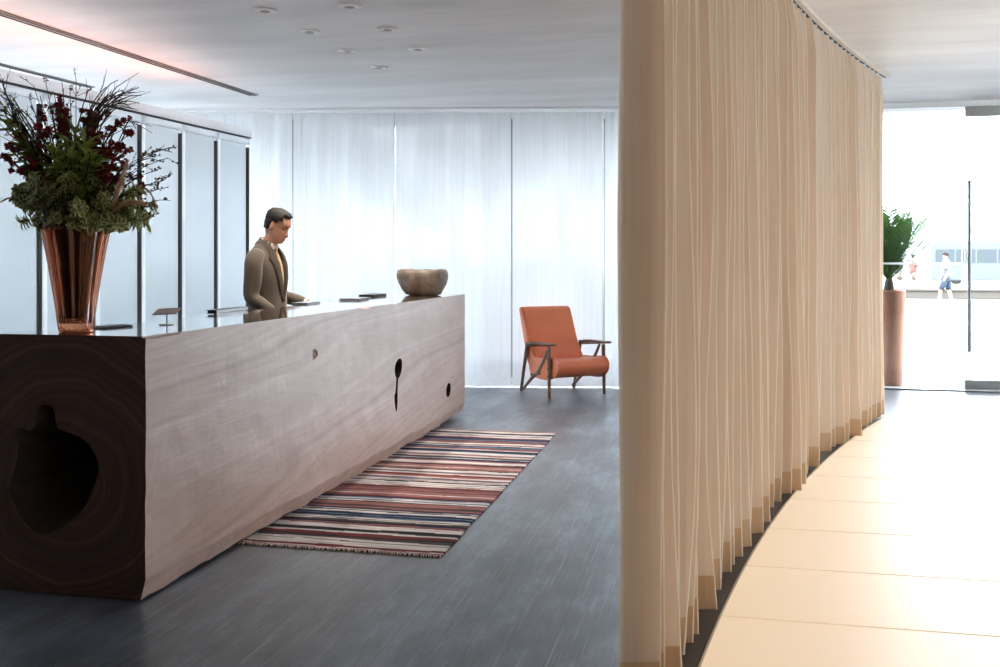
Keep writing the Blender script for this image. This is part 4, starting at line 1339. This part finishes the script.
def head_mesh(bm, mat, grow=0.0, hair=False):
    """head in local frame: origin at skull centre, +x face"""
    # rows: z, front x, back x, half width
    rows = [(-0.125, 0.055, -0.055, 0.040), (-0.112, 0.082, -0.055, 0.046), (-0.100, 0.090, -0.057, 0.050), (-0.088, 0.088, -0.060, 0.055), (-0.074, 0.090, -0.066, 0.060), (-0.060, 0.088, -0.075, 0.063), (-0.045, 0.090, -0.084, 0.066), (-0.030, 0.089, -0.090, 0.069),
            (-0.014, 0.087, -0.095, 0.071), (0.000, 0.086, -0.098, 0.073), (0.014, 0.091, -0.100, 0.075), (0.030, 0.094, -0.101, 0.077), (0.048, 0.092, -0.100, 0.077), (0.066, 0.084, -0.097, 0.074), (0.082, 0.070, -0.088, 0.067), (0.096, 0.050, -0.072, 0.055), (0.106, 0.026, -0.050, 0.038), (0.111, 0.004, -0.028, 0.018)]
    n = 40
    rings = []
    for (z, fx, bx, hw) in rows:
        cx = (fx + bx) / 2; rx = (fx - bx) / 2
        ring = []
        for k in range(n):
            a = 2 * PI * k / n
            ca, sa = math.cos(a), math.sin(a)
            x = cx + rx * math.copysign(abs(ca) ** 0.9, ca); y = hw * math.copysign(abs(sa) ** 0.92, sa)
            if not hair:
                fr = max(0, ca)
                # nose
                if -0.062 < z < 0.016:
                    t = (0.016 - z) / 0.066
                    x += (0.004 + 0.026 * min(1, t) ** 1.3) * math.exp(-(y / (0.009 + 0.006 * t)) ** 2) * fr * (1 if z > -0.05 else 0.45)
                # eye sockets
                for s in (-1, 1):
                    x -= 0.010 * math.exp(-((y - s * 0.031) / 0.014) ** 2 - ((z - 0.002) / 0.011) ** 2) * fr
                    x += 0.004 * math.exp(-((y - s * 0.030) / 0.018) ** 2 - ((z - 0.022) / 0.008) ** 2) * fr
                    x += 0.004 * math.exp(-((y - s * 0.038) / 0.015) ** 2 - ((z + 0.025) / 0.014) ** 2) * fr
                # lips
                x += 0.006 * math.exp(-(y / 0.022) ** 2) * (math.exp(-((z + 0.070) / 0.006) ** 2) + math.exp(-((z + 0.083) / 0.006) ** 2)) * fr
                x -= 0.003 * math.exp(-(y / 0.02) ** 2 - ((z + 0.094) / 0.005) ** 2) * fr
            ring.append((x, y, z))
        rings.append(ring)
    return rings

def man():
    root = empty('person', (-3.30, 6.87, 0), math.radians(-2))
    tag(root, 'dark-haired man in a taupe suit and yellow tie looking down behind the desk', 'person')
    # ---------------- body (one continuous skin surface)
    bm = bmesh.new()
    HT = Matrix.Translation((0.105, 0.0, 1.668)) @ Matrix.Rotation(math.radians(24), 4, 'Y')
    rings = [[HT @ Vector(p) for p in r] for r in head_mesh(None, None)]
    loft(bm, rings)
    # ears
    for s in (-1, 1):
        r = bmesh.ops.create_uvsphere(bm, u_segments=14, v_segments=10, radius=1.0)
        mt = HT @ Matrix.Translation((-0.008, s * 0.074, -0.010)) @ Matrix.Rotation(s * 0.35, 4, 'Z') @ Matrix.Diagonal((0.015, 0.008, 0.029, 1))
        for v in r['verts']: v.co = mt @ v.co
    tube(bm, [(-0.01, 0, 1.44), (0.02, 0, 1.50), (0.055, 0, 1.56), (0.085, 0, 1.62)], [(0.075, 0.07), (0.062, 0.062), (0.056, 0.058), (0.056, 0.06)], 20, up=(0, 1, 0))
    torso = [ell_ring(c, ax, ay) for (c, ax, ay) in (((0, 0, 0.86), 0.10, 0.155), ((0, 0, 0.98), 0.105, 0.155), ((0, 0, 1.12), 0.095, 0.14), ((0.0, 0, 1.28), 0.105, 0.16), ((0.0, 0, 1.40), 0.10, 0.17), ((0.0, 0, 1.47), 0.075, 0.14), ((0.0, 0, 1.50), 0.05, 0.08))]
    loft(bm, torso)
    SH = [(-0.01, 0.185, 1.43)]
    def arm(s):
        sh = Vector((0.020, s * 0.165, 1.42)); el = Vector((0.005 if s < 0 else 0.03, s * 0.215, 1.14)); wr = Vector((0.175 if s < 0 else 0.255, s * 0.175, 1.030 if s < 0 else 1.09))
        hd = Vector((wr.x + 0.10, wr.y - s * 0.01, wr.z - 0.02))
        return sh, el, wr, hd
    for s in (-1, 1):
        sh, el, wr, hd = arm(s)
        tube(bm, [sh, sh.lerp(el, 0.5), el, el.lerp(wr, 0.5), wr], [0.052, 0.046, 0.040, 0.036, 0.026], 14)
        f = (hd - wr).normalized(); side = Vector((-f.y, f.x, 0)).normalized(); dn = Vector((0, 0, -1))
        # palm
        tube(bm, [wr, wr.lerp(hd, 0.35), wr + f * 0.085, wr + f * 0.095], [(0.024, 0.019), (0.036, 0.017), (0.041, 0.015), (0.036, 0.010)], 14, up=(0, 0, 1))
        for q, (off, L) in enumerate(((-0.030, 0.060), (-0.010, 0.075), (0.010, 0.080), (0.030, 0.072))):
            o2 = off * (-s) * -1
            b0 = wr + f * 0.085 + side * o2
            dirf = (f + side * o2 * 3).normalized()
            p1 = b0 + dirf * L * 0.45 + Vector((0, 0, 0.002)); p2 = p1 + (dirf + dn * 0.5).normalized() * L * 0.32; p3 = p2 + (dirf + dn * 0.9).normalized() * L * 0.28
            tube(bm, [b0 - dirf * 0.02, b0, p1, p2, p3], [0.0095, 0.0095, 0.0088, 0.008, 0.0065], 10)
        b0 = wr + f * 0.03 - side * (-s) * 0.022
        td = (f - side * (-s) * 0.8 + dn * 0.2).normalized()
        tube(bm, [b0, b0 + td * 0.03, b0 + td * 0.03 + (f + dn * 0.2).normalized() * 0.032], [0.012, 0.0105, 0.008], 10)
    for s in (-1, 1):
        tube(bm, [(0, s * 0.085, 0.92), (0.0, s * 0.095, 0.70), (0.015, s * 0.10, 0.50), (-0.01, s * 0.105, 0.28), (-0.02, s * 0.11, 0.06)], [0.085, 0.078, 0.055, 0.05, 0.035], 16)
        tube(bm, [(-0.06, s * 0.11, 0.035), (0.03, s * 0.115, 0.04), (0.15, s * 0.125, 0.03)], [(0.032, 0.03), (0.036, 0.03), (0.034, 0.015)], 12)
    fix_normals(bm)
    b = mesh_obj('body', bm, M['skin'], root); add_mod_remesh(b, 0.0055, 1)
    # ---------------- hair: cap following the skull
    bm = bmesh.new()
    R = head_mesh(None, None, hair=True)
    n = 40
    V = {}
    def hp(j, k):
        x, y, z = R[j][k]
        c = Vector((-0.004, 0, 0.0))
        d = (Vector((x, y, z * 0.9)) - c).normalized()
        th_ = 0.005 + 0.012 * max(0, (z - 0.03) / 0.08) + 0.006 * noise.noise(Vector((x * 60, y * 60, z * 60)))
        if x > 0.03 and z > 0.075: th_ += 0.006
        return HT @ (Vector((x, y, z)) + d * th_)
    def hair_ok(j, k):
        x, y, z = R[j][k]
        if z > (0.078 if x > 0.03 else 0.060): return True
        line = 0.058 - (0.075 - x) * 0.9 if x > 0.02 else (-0.02 if x > -0.016 else -0.055)
        if x > 0.02: line = max(0.0, 0.010 + (x - 0.02) * 1.0)
        if x > 0.03 and abs(y) < 0.058: line = 0.078
        if -0.016 < x <= 0.02: line = -0.018 if x > 0.006 else 0.018
        return z > line
    for j in range(len(R)):
        for k in range(n):
            V[(j, k)] = None
    for j in range(len(R) - 1):
        for k in range(n):
            q = [(j, k), (j, (k + 1) % n), (j + 1, (k + 1) % n), (j + 1, k)]
            if all(hair_ok(*a) for a in q):
                vs = []
                for a in q:
                    if V[a] is None: V[a] = bm.verts.new(hp(*a))
                    vs.append(V[a])
                bm.faces.new(vs)
    top = [V[(len(R) - 1, k)] for k in range(n)]
    if all(top): bm.faces.new(top)
    fix_normals(bm)
    h = mesh_obj('hair', bm, M['hair'], root, True)
    sd = h.modifiers.new('t', 'SOLIDIFY'); sd.thickness = 0.018; sd.offset = -1
    for s in (-1, 1):
        bm = bmesh.new()
        pts = [HT @ Vector(p) for p in ((0.088, s * 0.014, 0.020), (0.087, s * 0.030, 0.026), (0.074, s * 0.048, 0.020))]
        tube(bm, pts, [(0.004, 0.003), (0.005, 0.004), (0.002, 0.002)], 6); mesh_obj('eyebrow', bm, M['hair'], root, True)
        bm = bmesh.new()
        r = bmesh.ops.create_uvsphere(bm, u_segments=12, v_segments=8, radius=1.0)
        mt = HT @ Matrix.Translation((0.070, s * 0.031, 0.000)) @ Matrix.Diagonal((0.0115, 0.014, 0.006, 1))
        for v in r['verts']: v.co = mt @ v.co
        mesh_obj('eye', bm, M['eye'], root, True)
    bm = bmesh.new()
    pts = [HT @ Vector(p) for p in ((0.086, -0.022, -0.077), (0.0965, 0, -0.076), (0.086, 0.022, -0.077))]
    tube(bm, pts, [(0.002, 0.003), (0.005, 0.005), (0.002, 0.003)], 8); mesh_obj('lips', bm, M['lip'], root, True)
    # ---------------- shirt
    def chest(z):   # cx, ax, ay of jacket cross-section
        T = [(0.74, 0.018, 0.140, 0.185), (0.90, 0.018, 0.135, 0.178), (1.05, 0.018, 0.125, 0.165), (1.15, 0.018, 0.122, 0.162), (1.28, 0.018, 0.128, 0.172), (1.38, 0.014, 0.122, 0.180), (1.45, 0.008, 0.098, 0.165), (1.495, 0.006, 0.078, 0.115), (1.530, 0.016, 0.066, 0.075), (1.555, 0.022, 0.060, 0.062)]
        if z <= T[0][0]: return T[0][1:]
        for a, b_ in zip(T, T[1:]):
            if z <= b_[0]:
                t = (z - a[0]) / (b_[0] - a[0]); return tuple(a[i] + (b_[i] - a[i]) * t for i in (1, 2, 3))
        return T[-1][1:]
    bm = bmesh.new()
    zs = [0.9 + 0.04 * k for k in range(15)] + [1.485]
    rr = []
    for z in zs:
        cx, ax, ay = chest(z); rr.append(ell_ring((cx, 0, z), ax - 0.012, ay - 0.014, 40))
    loft(bm, rr, caps=False)
    shirt_ = mesh_obj('shirt', bm, M['shirt'], root, True)
    bm = bmesh.new()   # collar
    cr = []
    for (z, x0, r1, r2) in ((1.505, 0.028, 0.060, 0.060), (1.545, 0.040, 0.058, 0.059), (1.555, 0.042, 0.060, 0.061), (1.535, 0.038, 0.065, 0.066), (1.512, 0.032, 0.068, 0.070)):
        cr.append([Vector((x0 + r1 * math.cos(a), r2 * math.sin(a), z - 0.028 * math.cos(a) * 0.8)) for a in [2 * PI * k / 32 for k in range(32)]])
    loft(bm, cr, caps=False); mesh_obj('shirt_collar', bm, M['shirt'], shirt_, True)
    bm = bmesh.new()   # tie
    path = []
    for k in range(12):
        z = 1.500 - 0.032 * k; cx, ax, ay = chest(z)
        xx = cx + ax - 0.002 if k > 1 else 0.098 - 0.0
        path.append((max(xx, 0.098 if k < 2 else 0), 0, z))
    wds = [0.011, 0.019, 0.015, 0.018, 0.021, 0.024, 0.027, 0.030, 0.033, 0.036, 0.038, 0.04]
    tube(bm, path, [(w_, 0.006) for w_ in wds], 8, up=(1, 0, 0)); mesh_obj('tie', bm, M['tie'], root, True)
    # ---------------- jacket with V opening
    bm = bmesh.new()
    n = 72
    zs = [0.76 + 0.03 * k for k in range(27)]; zs = [z for z in zs if z < 1.56] + [1.56]
    def half(z):   # opening half width in y
        if z < 1.10: return 0.0
        return min(0.062, 0.002 + (z - 1.10) * 0.155)
    V = []
    for z in zs:
        cx, ax, ay = chest(z)
        ring = ell_ring((cx, 0, z), ax, ay, n)
        hw = half(z)
        V.append((ring, hw))
    vm = {}
    def jv(j, k):
        if (j, k) not in vm:
            p = V[j][0][k].copy()
            p += Vector((1, 0, 0)) * 0.006 * noise.noise(Vector((p.y * 9, p.z * 5, 0)))
            vm[(j, k)] = bm.verts.new(p)
        return vm[(j, k)]
    for j in range(len(zs) - 1):
        for k in range(n):
            k2 = (k + 1) % n
            ym = abs((V[j][0][k].y + V[j][0][k2].y) / 2); xm = V[j][0][k].x
            if xm > 0.02 and zs[j] > 1.10 and ym < half(zs[j] + 0.015): continue
            bm.faces.new((jv(j, k), jv(j, k2), jv(j + 1, k2), jv(j + 1, k)))
    jk = mesh_obj('jacket', bm, M['suit'], root, True)
    sd = jk.modifiers.new('t', 'SOLIDIFY'); sd.thickness = 0.008; sd.offset = 1
    # lapels
    for s in (-1, 1):
        bm = bmesh.new()
        rows = []
        for k in range(15):
            z = 1.11 + (1.50 - 1.11) * k / 14
            cx, ax, ay = chest(z)
            y0 = max(0.001, half(z) - 0.004)
            wl = 0.012 + 0.058 * math.sin(min(1.0, (z - 1.10) / 0.30) * PI / 2) * (1.0 if z < 1.43 else max(0.45, 1 - (z - 1.43) * 9))
            if 1.405 < z < 1.43: wl += 0.012
            row = []
            for q in range(5):
                y = y0 + wl * q / 4
                t = min(0.999, y / ay)
                x = cx + ax * (1 - t ** 2.3) ** (1 / 2.3) + 0.014 + (0.002 if q in (1, 2, 3) else 0)
                row.append(bm.verts.new((x, s * y, z)))
            rows.append(row)
        for a, b_ in zip(rows, rows[1:]):
            for q in range(4): bm.faces.new((a[q], a[q + 1], b_[q + 1], b_[q]))
        l = mesh_obj('lapel', bm, M['suitdark'], jk, True); sd = l.modifiers.new('t', 'SOLIDIFY'); sd.thickness = 0.006; sd.offset = 0
    bm = bmesh.new()  # jacket collar around the back of the neck
    rr = []
    for (z, r1, r2, x0) in ((1.48, 0.080, 0.100, 0.010), (1.525, 0.062, 0.070, 0.032), (1.550, 0.058, 0.066, 0.036), (1.545, 0.063, 0.072, 0.034), (1.50, 0.082, 0.102, 0.016)):
        rr.append([Vector((x0 + r1 * math.cos(a), r2 * math.sin(a), z + (-0.035 * math.cos(a) if math.cos(a) > -1 else 0) )) for a in [PI * 0.42 + (2 * PI - 0.84 * PI) * k / 24 for k in range(25)]])
    R2 = [[bm.verts.new(p) for p in r] for r in rr]
    for a, b_ in zip(R2, R2[1:]):
        for k in range(24): bm.faces.new((a[k], a[k + 1], b_[k + 1], b_[k]))
    mesh_obj('jacket_collar', bm, M['suitdark'], jk, True)
    # sleeves
    for s in (-1, 1):
        sh, el, wr, hd = arm(s)
        bm = bmesh.new()
        top = Vector((0.012, s * 0.115, 1.465))
        pts = [top, Vector((0.016, s * 0.158, 1.448)), Vector((0.018, s * 0.186, 1.40)), sh.lerp(el, 0.4) + Vector((0, s * 0.008, 0)), sh.lerp(el, 0.75), el + Vector((-0.008, 0, -0.004)), el.lerp(wr, 0.35), el.lerp(wr, 0.7), wr + (hd - wr) * 0.02]
        tube(bm, pts, [0.048, 0.062, 0.068, 0.064, 0.058, 0.056, 0.052, 0.046, 0.040], 22, up=(1, 0, 0))
        for v in bm.verts:
            nz_ = noise.noise(Vector((v.co.x * 14, v.co.y * 9 + s, v.co.z * 22)))
            v.co += v.co.normalized() * 0.0 + Vector((nz_, nz_, nz_ * 0.5)) * 0.011
        fix_normals(bm)
        slv = mesh_obj('sleeve', bm, M['suit'], jk, True); sb = slv.modifiers.new('s', 'SUBSURF'); sb.levels = 1; sb.render_levels = 1
        bm = bmesh.new(); f = (hd - wr).normalized()
        tube(bm, [wr - f * 0.01, wr + f * 0.012], 0.034, 16); mesh_obj('shirt_cuff', bm, M['shirt'], shirt_, True, 40)
    bm = bmesh.new()
    loft(bm, [ell_ring((0, 0, 0.80), 0.115, 0.17), ell_ring((0, 0, 0.92), 0.118, 0.17), ell_ring((0, 0, 1.02), 0.105, 0.155)])
    for s in (-1, 1):
        tube(bm, [(0, s * 0.085, 0.90), (0.0, s * 0.095, 0.70), (0.012, s * 0.10, 0.48), (-0.005, s * 0.105, 0.28), (-0.01, s * 0.112, 0.055)], [0.10, 0.095, 0.075, 0.07, 0.062], 18)
    fix_normals(bm); mesh_obj('trousers', bm, M['trouser'], root, True)
    for s in (-1, 1):
        bm = bmesh.new()
        loft(bm, [ell_ring((0.045, s * 0.118, z), ax, ay, 24) for (z, ax, ay) in ((0.0, 0.135, 0.048), (0.02, 0.138, 0.050), (0.05, 0.125, 0.046))] + [ell_ring((0.0, s * 0.115, 0.085), 0.075, 0.044, 24)])
        mesh_obj('shoe', bm, M['shoe'], root, True, 50)
man()

# ============================================================ OUTDOORS
bm = bmesh.new()
box(bm, (10, YF + 12, -0.13), (90, 24, 0.2))
o = mesh_obj('ground', bm, M['paving']); tag(o, kind='structure')
bm = bmesh.new(); box(bm, (10, YF + 34, -0.16), (160, 20, 0.2)); o = mesh_obj('street', bm, M['road']); tag(o, kind='structure')
bm = bmesh.new(); box(bm, (20, YF + 94, -0.16), (320, 100, 0.2)); o = mesh_obj('beach', bm, M['sand']); tag(o, kind='structure')
bm = bmesh.new()
box(bm, (14, 40, 0.09), (90, 0.4, 0.30)); box(bm, (14, 40, 0.27), (90, 0.55, 0.09)); bevel_all(bm, 0.02, 1)
o = mesh_obj('sea_wall', bm, M['seawall']); tag(o, 'low sandy stone wall running along the far side of the street', 'wall')
# entrance step mat
# pot with cycad
def cycad():
    p = at_d(889, 385, 11.55)
    x, y = p.x + 0.0, p.y
    root = empty('planter', (x, y, -0.03)); tag(root, 'tall tapered terracotta planter outside the entrance glass', 'planter')
    H = 1.09
    bm = bmesh.new()
    lathe(bm, [(0.001, 0), (0.135, 0), (0.145, 0.02), (0.155, 0.4), (0.168, 0.8), (0.180, H - 0.03), (0.182, H - 0.01), (0.176, H), (0.16, H), (0.155, H - 0.08), (0.001, H - 0.08)], 40)
    mesh_obj('pot', bm, M['terra'], root, True, 40)
    bm = bmesh.new(); lathe(bm, [(0.001, H - 0.079), (0.15, H - 0.079), (0.13, H - 0.06), (0.001, H - 0.05)], 24); mesh_obj('soil', bm, M['soil'], root, True)
    pr = empty('cycad', (x, y, H - 0.10)); tag(pr, 'green cycad palm with stiff fronds in the terracotta planter', 'plant')
    rnd = random.Random(3)
    bm = bmesh.new(); lathe(bm, [(0.001, 0.0), (0.06, 0.0), (0.055, 0.12), (0.04, 0.2), (0.001, 0.22)], 16); mesh_obj('trunk', bm, M['bark'], pr, True)
    for k in range(26):
        a = k * 2.399; el = rnd.uniform(0.62, 1.38); L = rnd.uniform(0.80, 1.02)
        d = Vector((math.cos(a) * math.cos(el), math.sin(a) * math.cos(el), math.sin(el)))
        base = Vector((0, 0, 0.18)); tipp = base + d * L + Vector((d.x, d.y, 0)) * 0.12 - Vector((0, 0, 0.08 * (1.5 - el)))
        pts = bez(base, base + d * L * 0.55 + Vector((0, 0, 0.05)), tipp, 10)
        bm = bmesh.new(); tube(bm, pts, [0.008 * (1 - 0.8 * i / 10) + 0.001 for i in range(11)], 5)
        for i in range(2, 11):
            for h in (0, 0.5):
                c = pts[i - 1].lerp(pts[i], h); t = (pts[i] - pts[i - 1]).normalized()
                s = t.cross(Vector((0, 0, 1))).normalized(); n_ = s.cross(t)
                ll = 0.20 * math.sin(PI * (0.15 + 0.8 * (i + h) / 11.5))
                for sg in (-1, 1): leaf(bm, c, s * sg * 0.8 + t * 0.7 + n_ * 0.25, n_, ll, 0.028, 0, None, 0.05, 2)
        mesh_obj('frond', bm, M['cycad'], pr)
cycad()

# people outside
def walker(u, v, d, H, top, bottom, label, face, stride=0.2):
    p = at_d(u, v, d)
    root = empty('person', (p.x, p.y, -0.06), face); tag(root, label, 'person')
    s = H / 1.75
    bm = bmesh.new()
    verts = {'pel': (0, 0, .95, .12), 'ch': (0, 0, 1.30, .13), 'sh': (0, 0, 1.42, .11), 'nk': (0.01, 0, 1.50, .055), 'hd': (0.02, 0, 1.60, .09), 'ht': (0.02, 0, 1.68, .08)}
    edges = [('pel', 'ch'), ('ch', 'sh'), ('sh', 'nk'), ('nk', 'hd'), ('hd', 'ht')]
    for sg, n_ in ((-1, 'l'), (1, 'r')):
        st = stride * sg
        verts.update({n_ + 's': (0, sg * .18, 1.40, .055), n_ + 'e': (-st * .4, sg * .24, 1.13, .042), n_ + 'w': (-st * .4 + .10, sg * .24, .90, .03), n_ + 'f': (-st * .4 + .13, sg * .24, .80, .028),
                      n_ + 'h': (0, sg * .09, .90, .095), n_ + 'k': (st * .6 + .04, sg * .10, .50, .06), n_ + 'a': (st, sg * .10, .09, .04), n_ + 't': (st + .14, sg * .11, .03, .03)})
        edges += [('sh', n_ + 's'), (n_ + 's', n_ + 'e'), (n_ + 'e', n_ + 'w'), (n_ + 'w', n_ + 'f'), ('pel', n_ + 'h'), (n_ + 'h', n_ + 'k'), (n_ + 'k', n_ + 'a'), (n_ + 'a', n_ + 't')]
    keys = list(verts)
    me = bpy.data.meshes.new('body')
    me.from_pydata([tuple(c * s for c in verts[k][:3]) for k in keys], [(keys.index(a), keys.index(b)) for a, b in edges], [])
    b = bpy.data.objects.new('body', me); link(b, root); me.materials.append(M['skin'])
    sk = b.modifiers.new('skin', 'SKIN')
    for i, k in enumerate(keys):
        r = verts[k][3] * s; me.skin_vertices[0].data[i].radius = (r, r * (0.75 if k in ('ch', 'sh', 'pel') else 1))
    me.skin_vertices[0].data[0].use_root = True
    sb = b.modifiers.new('s', 'SUBSURF'); sb.levels = 1; sb.render_levels = 1
    bm = bmesh.new()
    loft(bm, [ell_ring((0, 0, z * s), ax * s, ay * s, 20) for (z, ax, ay) in ((0.88, .14, .19), (1.05, .13, .17), (1.25, .14, .19), (1.40, .13, .20), (1.47, .09, .13), (1.50, .06, .07))])
    for sg in (-1, 1): tube(bm, [(0, sg * .16 * s, 1.42 * s), (-stride * sg * .2 * s, sg * .22 * s, 1.24 * s), (-stride * sg * .35 * s, sg * .25 * s, 1.14 * s)], [.075 * s, .065 * s, .062 * s], 12)
    mesh_obj('shirt', bm, M[top], root, True)
    bm = bmesh.new()
    loft(bm, [ell_ring((0, 0, z * s), .135 * s, .175 * s, 20) for z in (0.78, 0.88, 0.98)])
    for sg in (-1, 1):
        tube(bm, [(0, sg * .09 * s, .90 * s), (stride * sg * .33 * s + .01, sg * .095 * s, .70 * s), (stride * sg * .55 * s + .03, sg * .10 * s, .54 * s)], [.105 * s, .095 * s, .085 * s], 14)
    mesh_obj('shorts', bm, M[bottom], root, True)
    bm = bmesh.new(); r = bmesh.ops.create_uvsphere(bm, u_segments=14, v_segments=10, radius=1)
    for v_ in r['verts']: v_.co = Vector((v_.co.x * .105 * s + .005, v_.co.y * .095 * s, v_.co.z * .10 * s + 1.665 * s))
    mesh_obj('hair', bm, M['hair'], root, True)
walker(946, 300, 31, 1.72, 'shirtw', 'shorts', 'person in white top and blue shorts walking outside past the glass door', 2.9)
walker(913, 285, 46, 1.70, 'shirtr', 'trouser', 'distant person in a coral top outside just right of the cycad', 0.4)
walker(899, 285, 47, 1.66, 'shirtw', 'trouser', 'distant person in a white top outside nearest the planter', 0.2)

# vehicles
def vehicle(name, p, L, W_, H, mat, label, cat, rz=0.0, bus=False):
    root = empty(name, (p.x, p.y, -0.06), rz); tag(root, label, cat)
    bm = bmesh.new()
    if bus:
        prof = [(-L / 2, 0.2), (-L / 2, H * 0.9), (-L / 2 + 0.25, H), (L / 2 - 0.5, H), (L / 2 - 0.1, H * 0.88), (L / 2, H * 0.45), (L / 2, 0.2)]
    else:
        prof = [(-L / 2, 0.25), (-L / 2, 0.75), (-L * 0.42, 0.88), (-L * 0.30, H * 0.97), (-L * 0.1, H), (L * 0.10, H * 0.97), (L * 0.24, 0.92), (L * 0.46, 0.78), (L / 2, 0.6), (L / 2, 0.25)]
    prism(bm, [Vector((x, -W_ / 2, z)) for x, z in prof], (0, W_, 0)); fix_normals(bm); bevel_all(bm, 0.05, 2)
    mesh_obj('body', bm, M[mat], root)
    bm = bmesh.new()
    for s in (-1, 1):
        if bus:
            n = 6
            for k in range(n): box(bm, (-L / 2 + (k + .5) * (L - 0.6) / n + 0.2, s * W_ / 2, H * 0.66), ((L - 0.6) / n - 0.1, 0.03, H * 0.32))
        else:
            for (x0, x1) in ((-L * 0.33, -L * 0.08), (-L * 0.05, L * 0.17)): 
                prism(bm, [Vector((x0, s * W_ / 2, 0.9)), Vector((x1, s * W_ / 2, 0.9)), Vector((x1 - 0.12, s * W_ / 2, H * 0.93)), Vector((x0 + 0.12, s * W_ / 2, H * 0.93))], (0, s * 0.02, 0))
    if bus: box(bm, (L / 2 - 0.03, 0, H * 0.62), (0.06, W_ * 0.86, H * 0.38))
    fix_normals(bm); mesh_obj('window_band', bm, M['busglass'], root)
    for x in (-L * 0.31, L * 0.31):
        for s in (-1, 1):
            bm = bmesh.new(); R_ = 0.36 if bus else 0.33
            bmesh.ops.create_cone(bm, cap_ends=True, segments=20, radius1=R_, radius2=R_, depth=0.25, matrix=Matrix.Translation((x, s * (W_ / 2 - (0.15 if bus else 0.08)), R_)) @ Matrix.Rotation(PI / 2, 4, 'X'))
            mesh_obj('wheel', bm, M['tyre'], root)
vehicle('bus', at_d(993, 290, 60), 7.6, 2.3, 2.5, 'busblue', 'blue-grey minibus passing on the street behind the door handle', 'bus', 0.05, True)
vehicle('car', at_d(332, 300, 25), 4.1, 1.7, 1.45, 'carred', 'red car outside, seen through the curtain right of the man', 'car', 0.1)
vehicle('car', at_d(560, 300, 29), 4.2, 1.7, 1.5, 'cargrey', 'silver car outside, seen through the curtain above the armchair', 'car', 0.2)
vehicle('car', at_d(455, 300, 33), 4.2, 1.7, 1.5, 'caror', 'orange car outside, seen through the curtain behind the bowl', 'car', 0.15)

def tree(u, d, H, R, label, seed, name='tree'):
    rnd = random.Random(seed); p = at_d(u, 300, d)
    root = empty(name, (p.x, p.y, -0.05)); tag(root, label, 'tree', 'street trees outside')
    bm = bmesh.new()
    tube(bm, [(0, 0, 0), (0.1, 0.05, H * 0.3), (0.0, 0, H * 0.55), (0.1, 0, H * 0.8)], [0.17, 0.13, 0.10, 0.05], 10)
    for k in range(7):
        a = rnd.uniform(0, 6.28); z = H * rnd.uniform(.42, .6)
        tube(bm, [(0.05, 0, z), (R * .35 * math.cos(a), R * .35 * math.sin(a), z + H * .14), (R * .7 * math.cos(a), R * .7 * math.sin(a), z + H * .22)], [0.06, 0.045, 0.02], 7)
    mesh_obj('trunk', bm, M['bark'], root, True)
    bm = bmesh.new()
    cl = [(Vector((rnd.gauss(0, R * .42), rnd.gauss(0, R * .42), H * .72 + rnd.gauss(0, H * .10))), rnd.uniform(.35, .7) * R * .6) for _ in range(16)]
    for k in range(2600):
        c, r = rnd.choice(cl)
        dv = Vector((rnd.gauss(0, 1), rnd.gauss(0, 1), rnd.gauss(0, .8))).normalized() * r * rnd.uniform(.5, 1)
        nn = Vector((rnd.uniform(-1, 1), rnd.uniform(-1, 1), rnd.uniform(-1, 1))).normalized()
        leaf(bm, c + dv, nn, nn.orthogonal(), 0.26, 0.15, 0, None, 0.1, 2)
    mesh_obj('crown', bm, M['leafout'], root)
tree(560, 19, 5.2, 1.6, 'leafy street tree outside, seen through the curtain above the armchair', 1)
tree(330, 20, 5.0, 1.7, 'leafy street tree outside, seen through the curtain right of the man', 2)
tree(450, 30, 5.4, 1.8, 'leafy street tree outside, seen through the curtain above the stone bowl', 3)

# bicycle / hoop railing outside behind the chair
def railing(u0, u1, d, label):
    a = at_d(u0, 300, d); b = at_d(u1, 300, d); dv = b - a; L = Vector((dv.x, dv.y, 0)).length
    root = empty('hoop_railing', (a.x, a.y, -0.03), math.atan2(dv.y, dv.x)); tag(root, label, 'railing')
    bm = bmesh.new(); tube(bm, [(0, 0, 0.95), (L, 0, 0.95)], 0.02, 8); mesh_obj('top_rail', bm, M['steel'], root, True); bm = bmesh.new(); tube(bm, [(0, 0, 0.15), (L, 0, 0.15)], 0.015, 8); mesh_obj('bottom_rail', bm, M['steel'], root, True)
    for x in (0.0, L / 3, 2 * L / 3, L):
        bm = bmesh.new(); tube(bm, [(x, 0, 0), (x, 0, 0.96)], 0.024, 8); mesh_obj('post', bm, M['steel'], root, True, 40)
    n = int(L / 0.8)
    for k in range(n):
        x = (k + .5) * L / n
        bm = bmesh.new(); pts = [(x + 0.3 * math.cos(t), 0, 0.55 + 0.36 * math.sin(t)) for t in [2 * PI * i / 24 for i in range(25)]]
        tube(bm, pts, 0.014, 6, caps=False); mesh_obj('hoop', bm, M['steel'], root, True)
railing(300, 600, 14.5, 'low steel hoop railing outside, seen through the sheer curtain')
print('scene built')
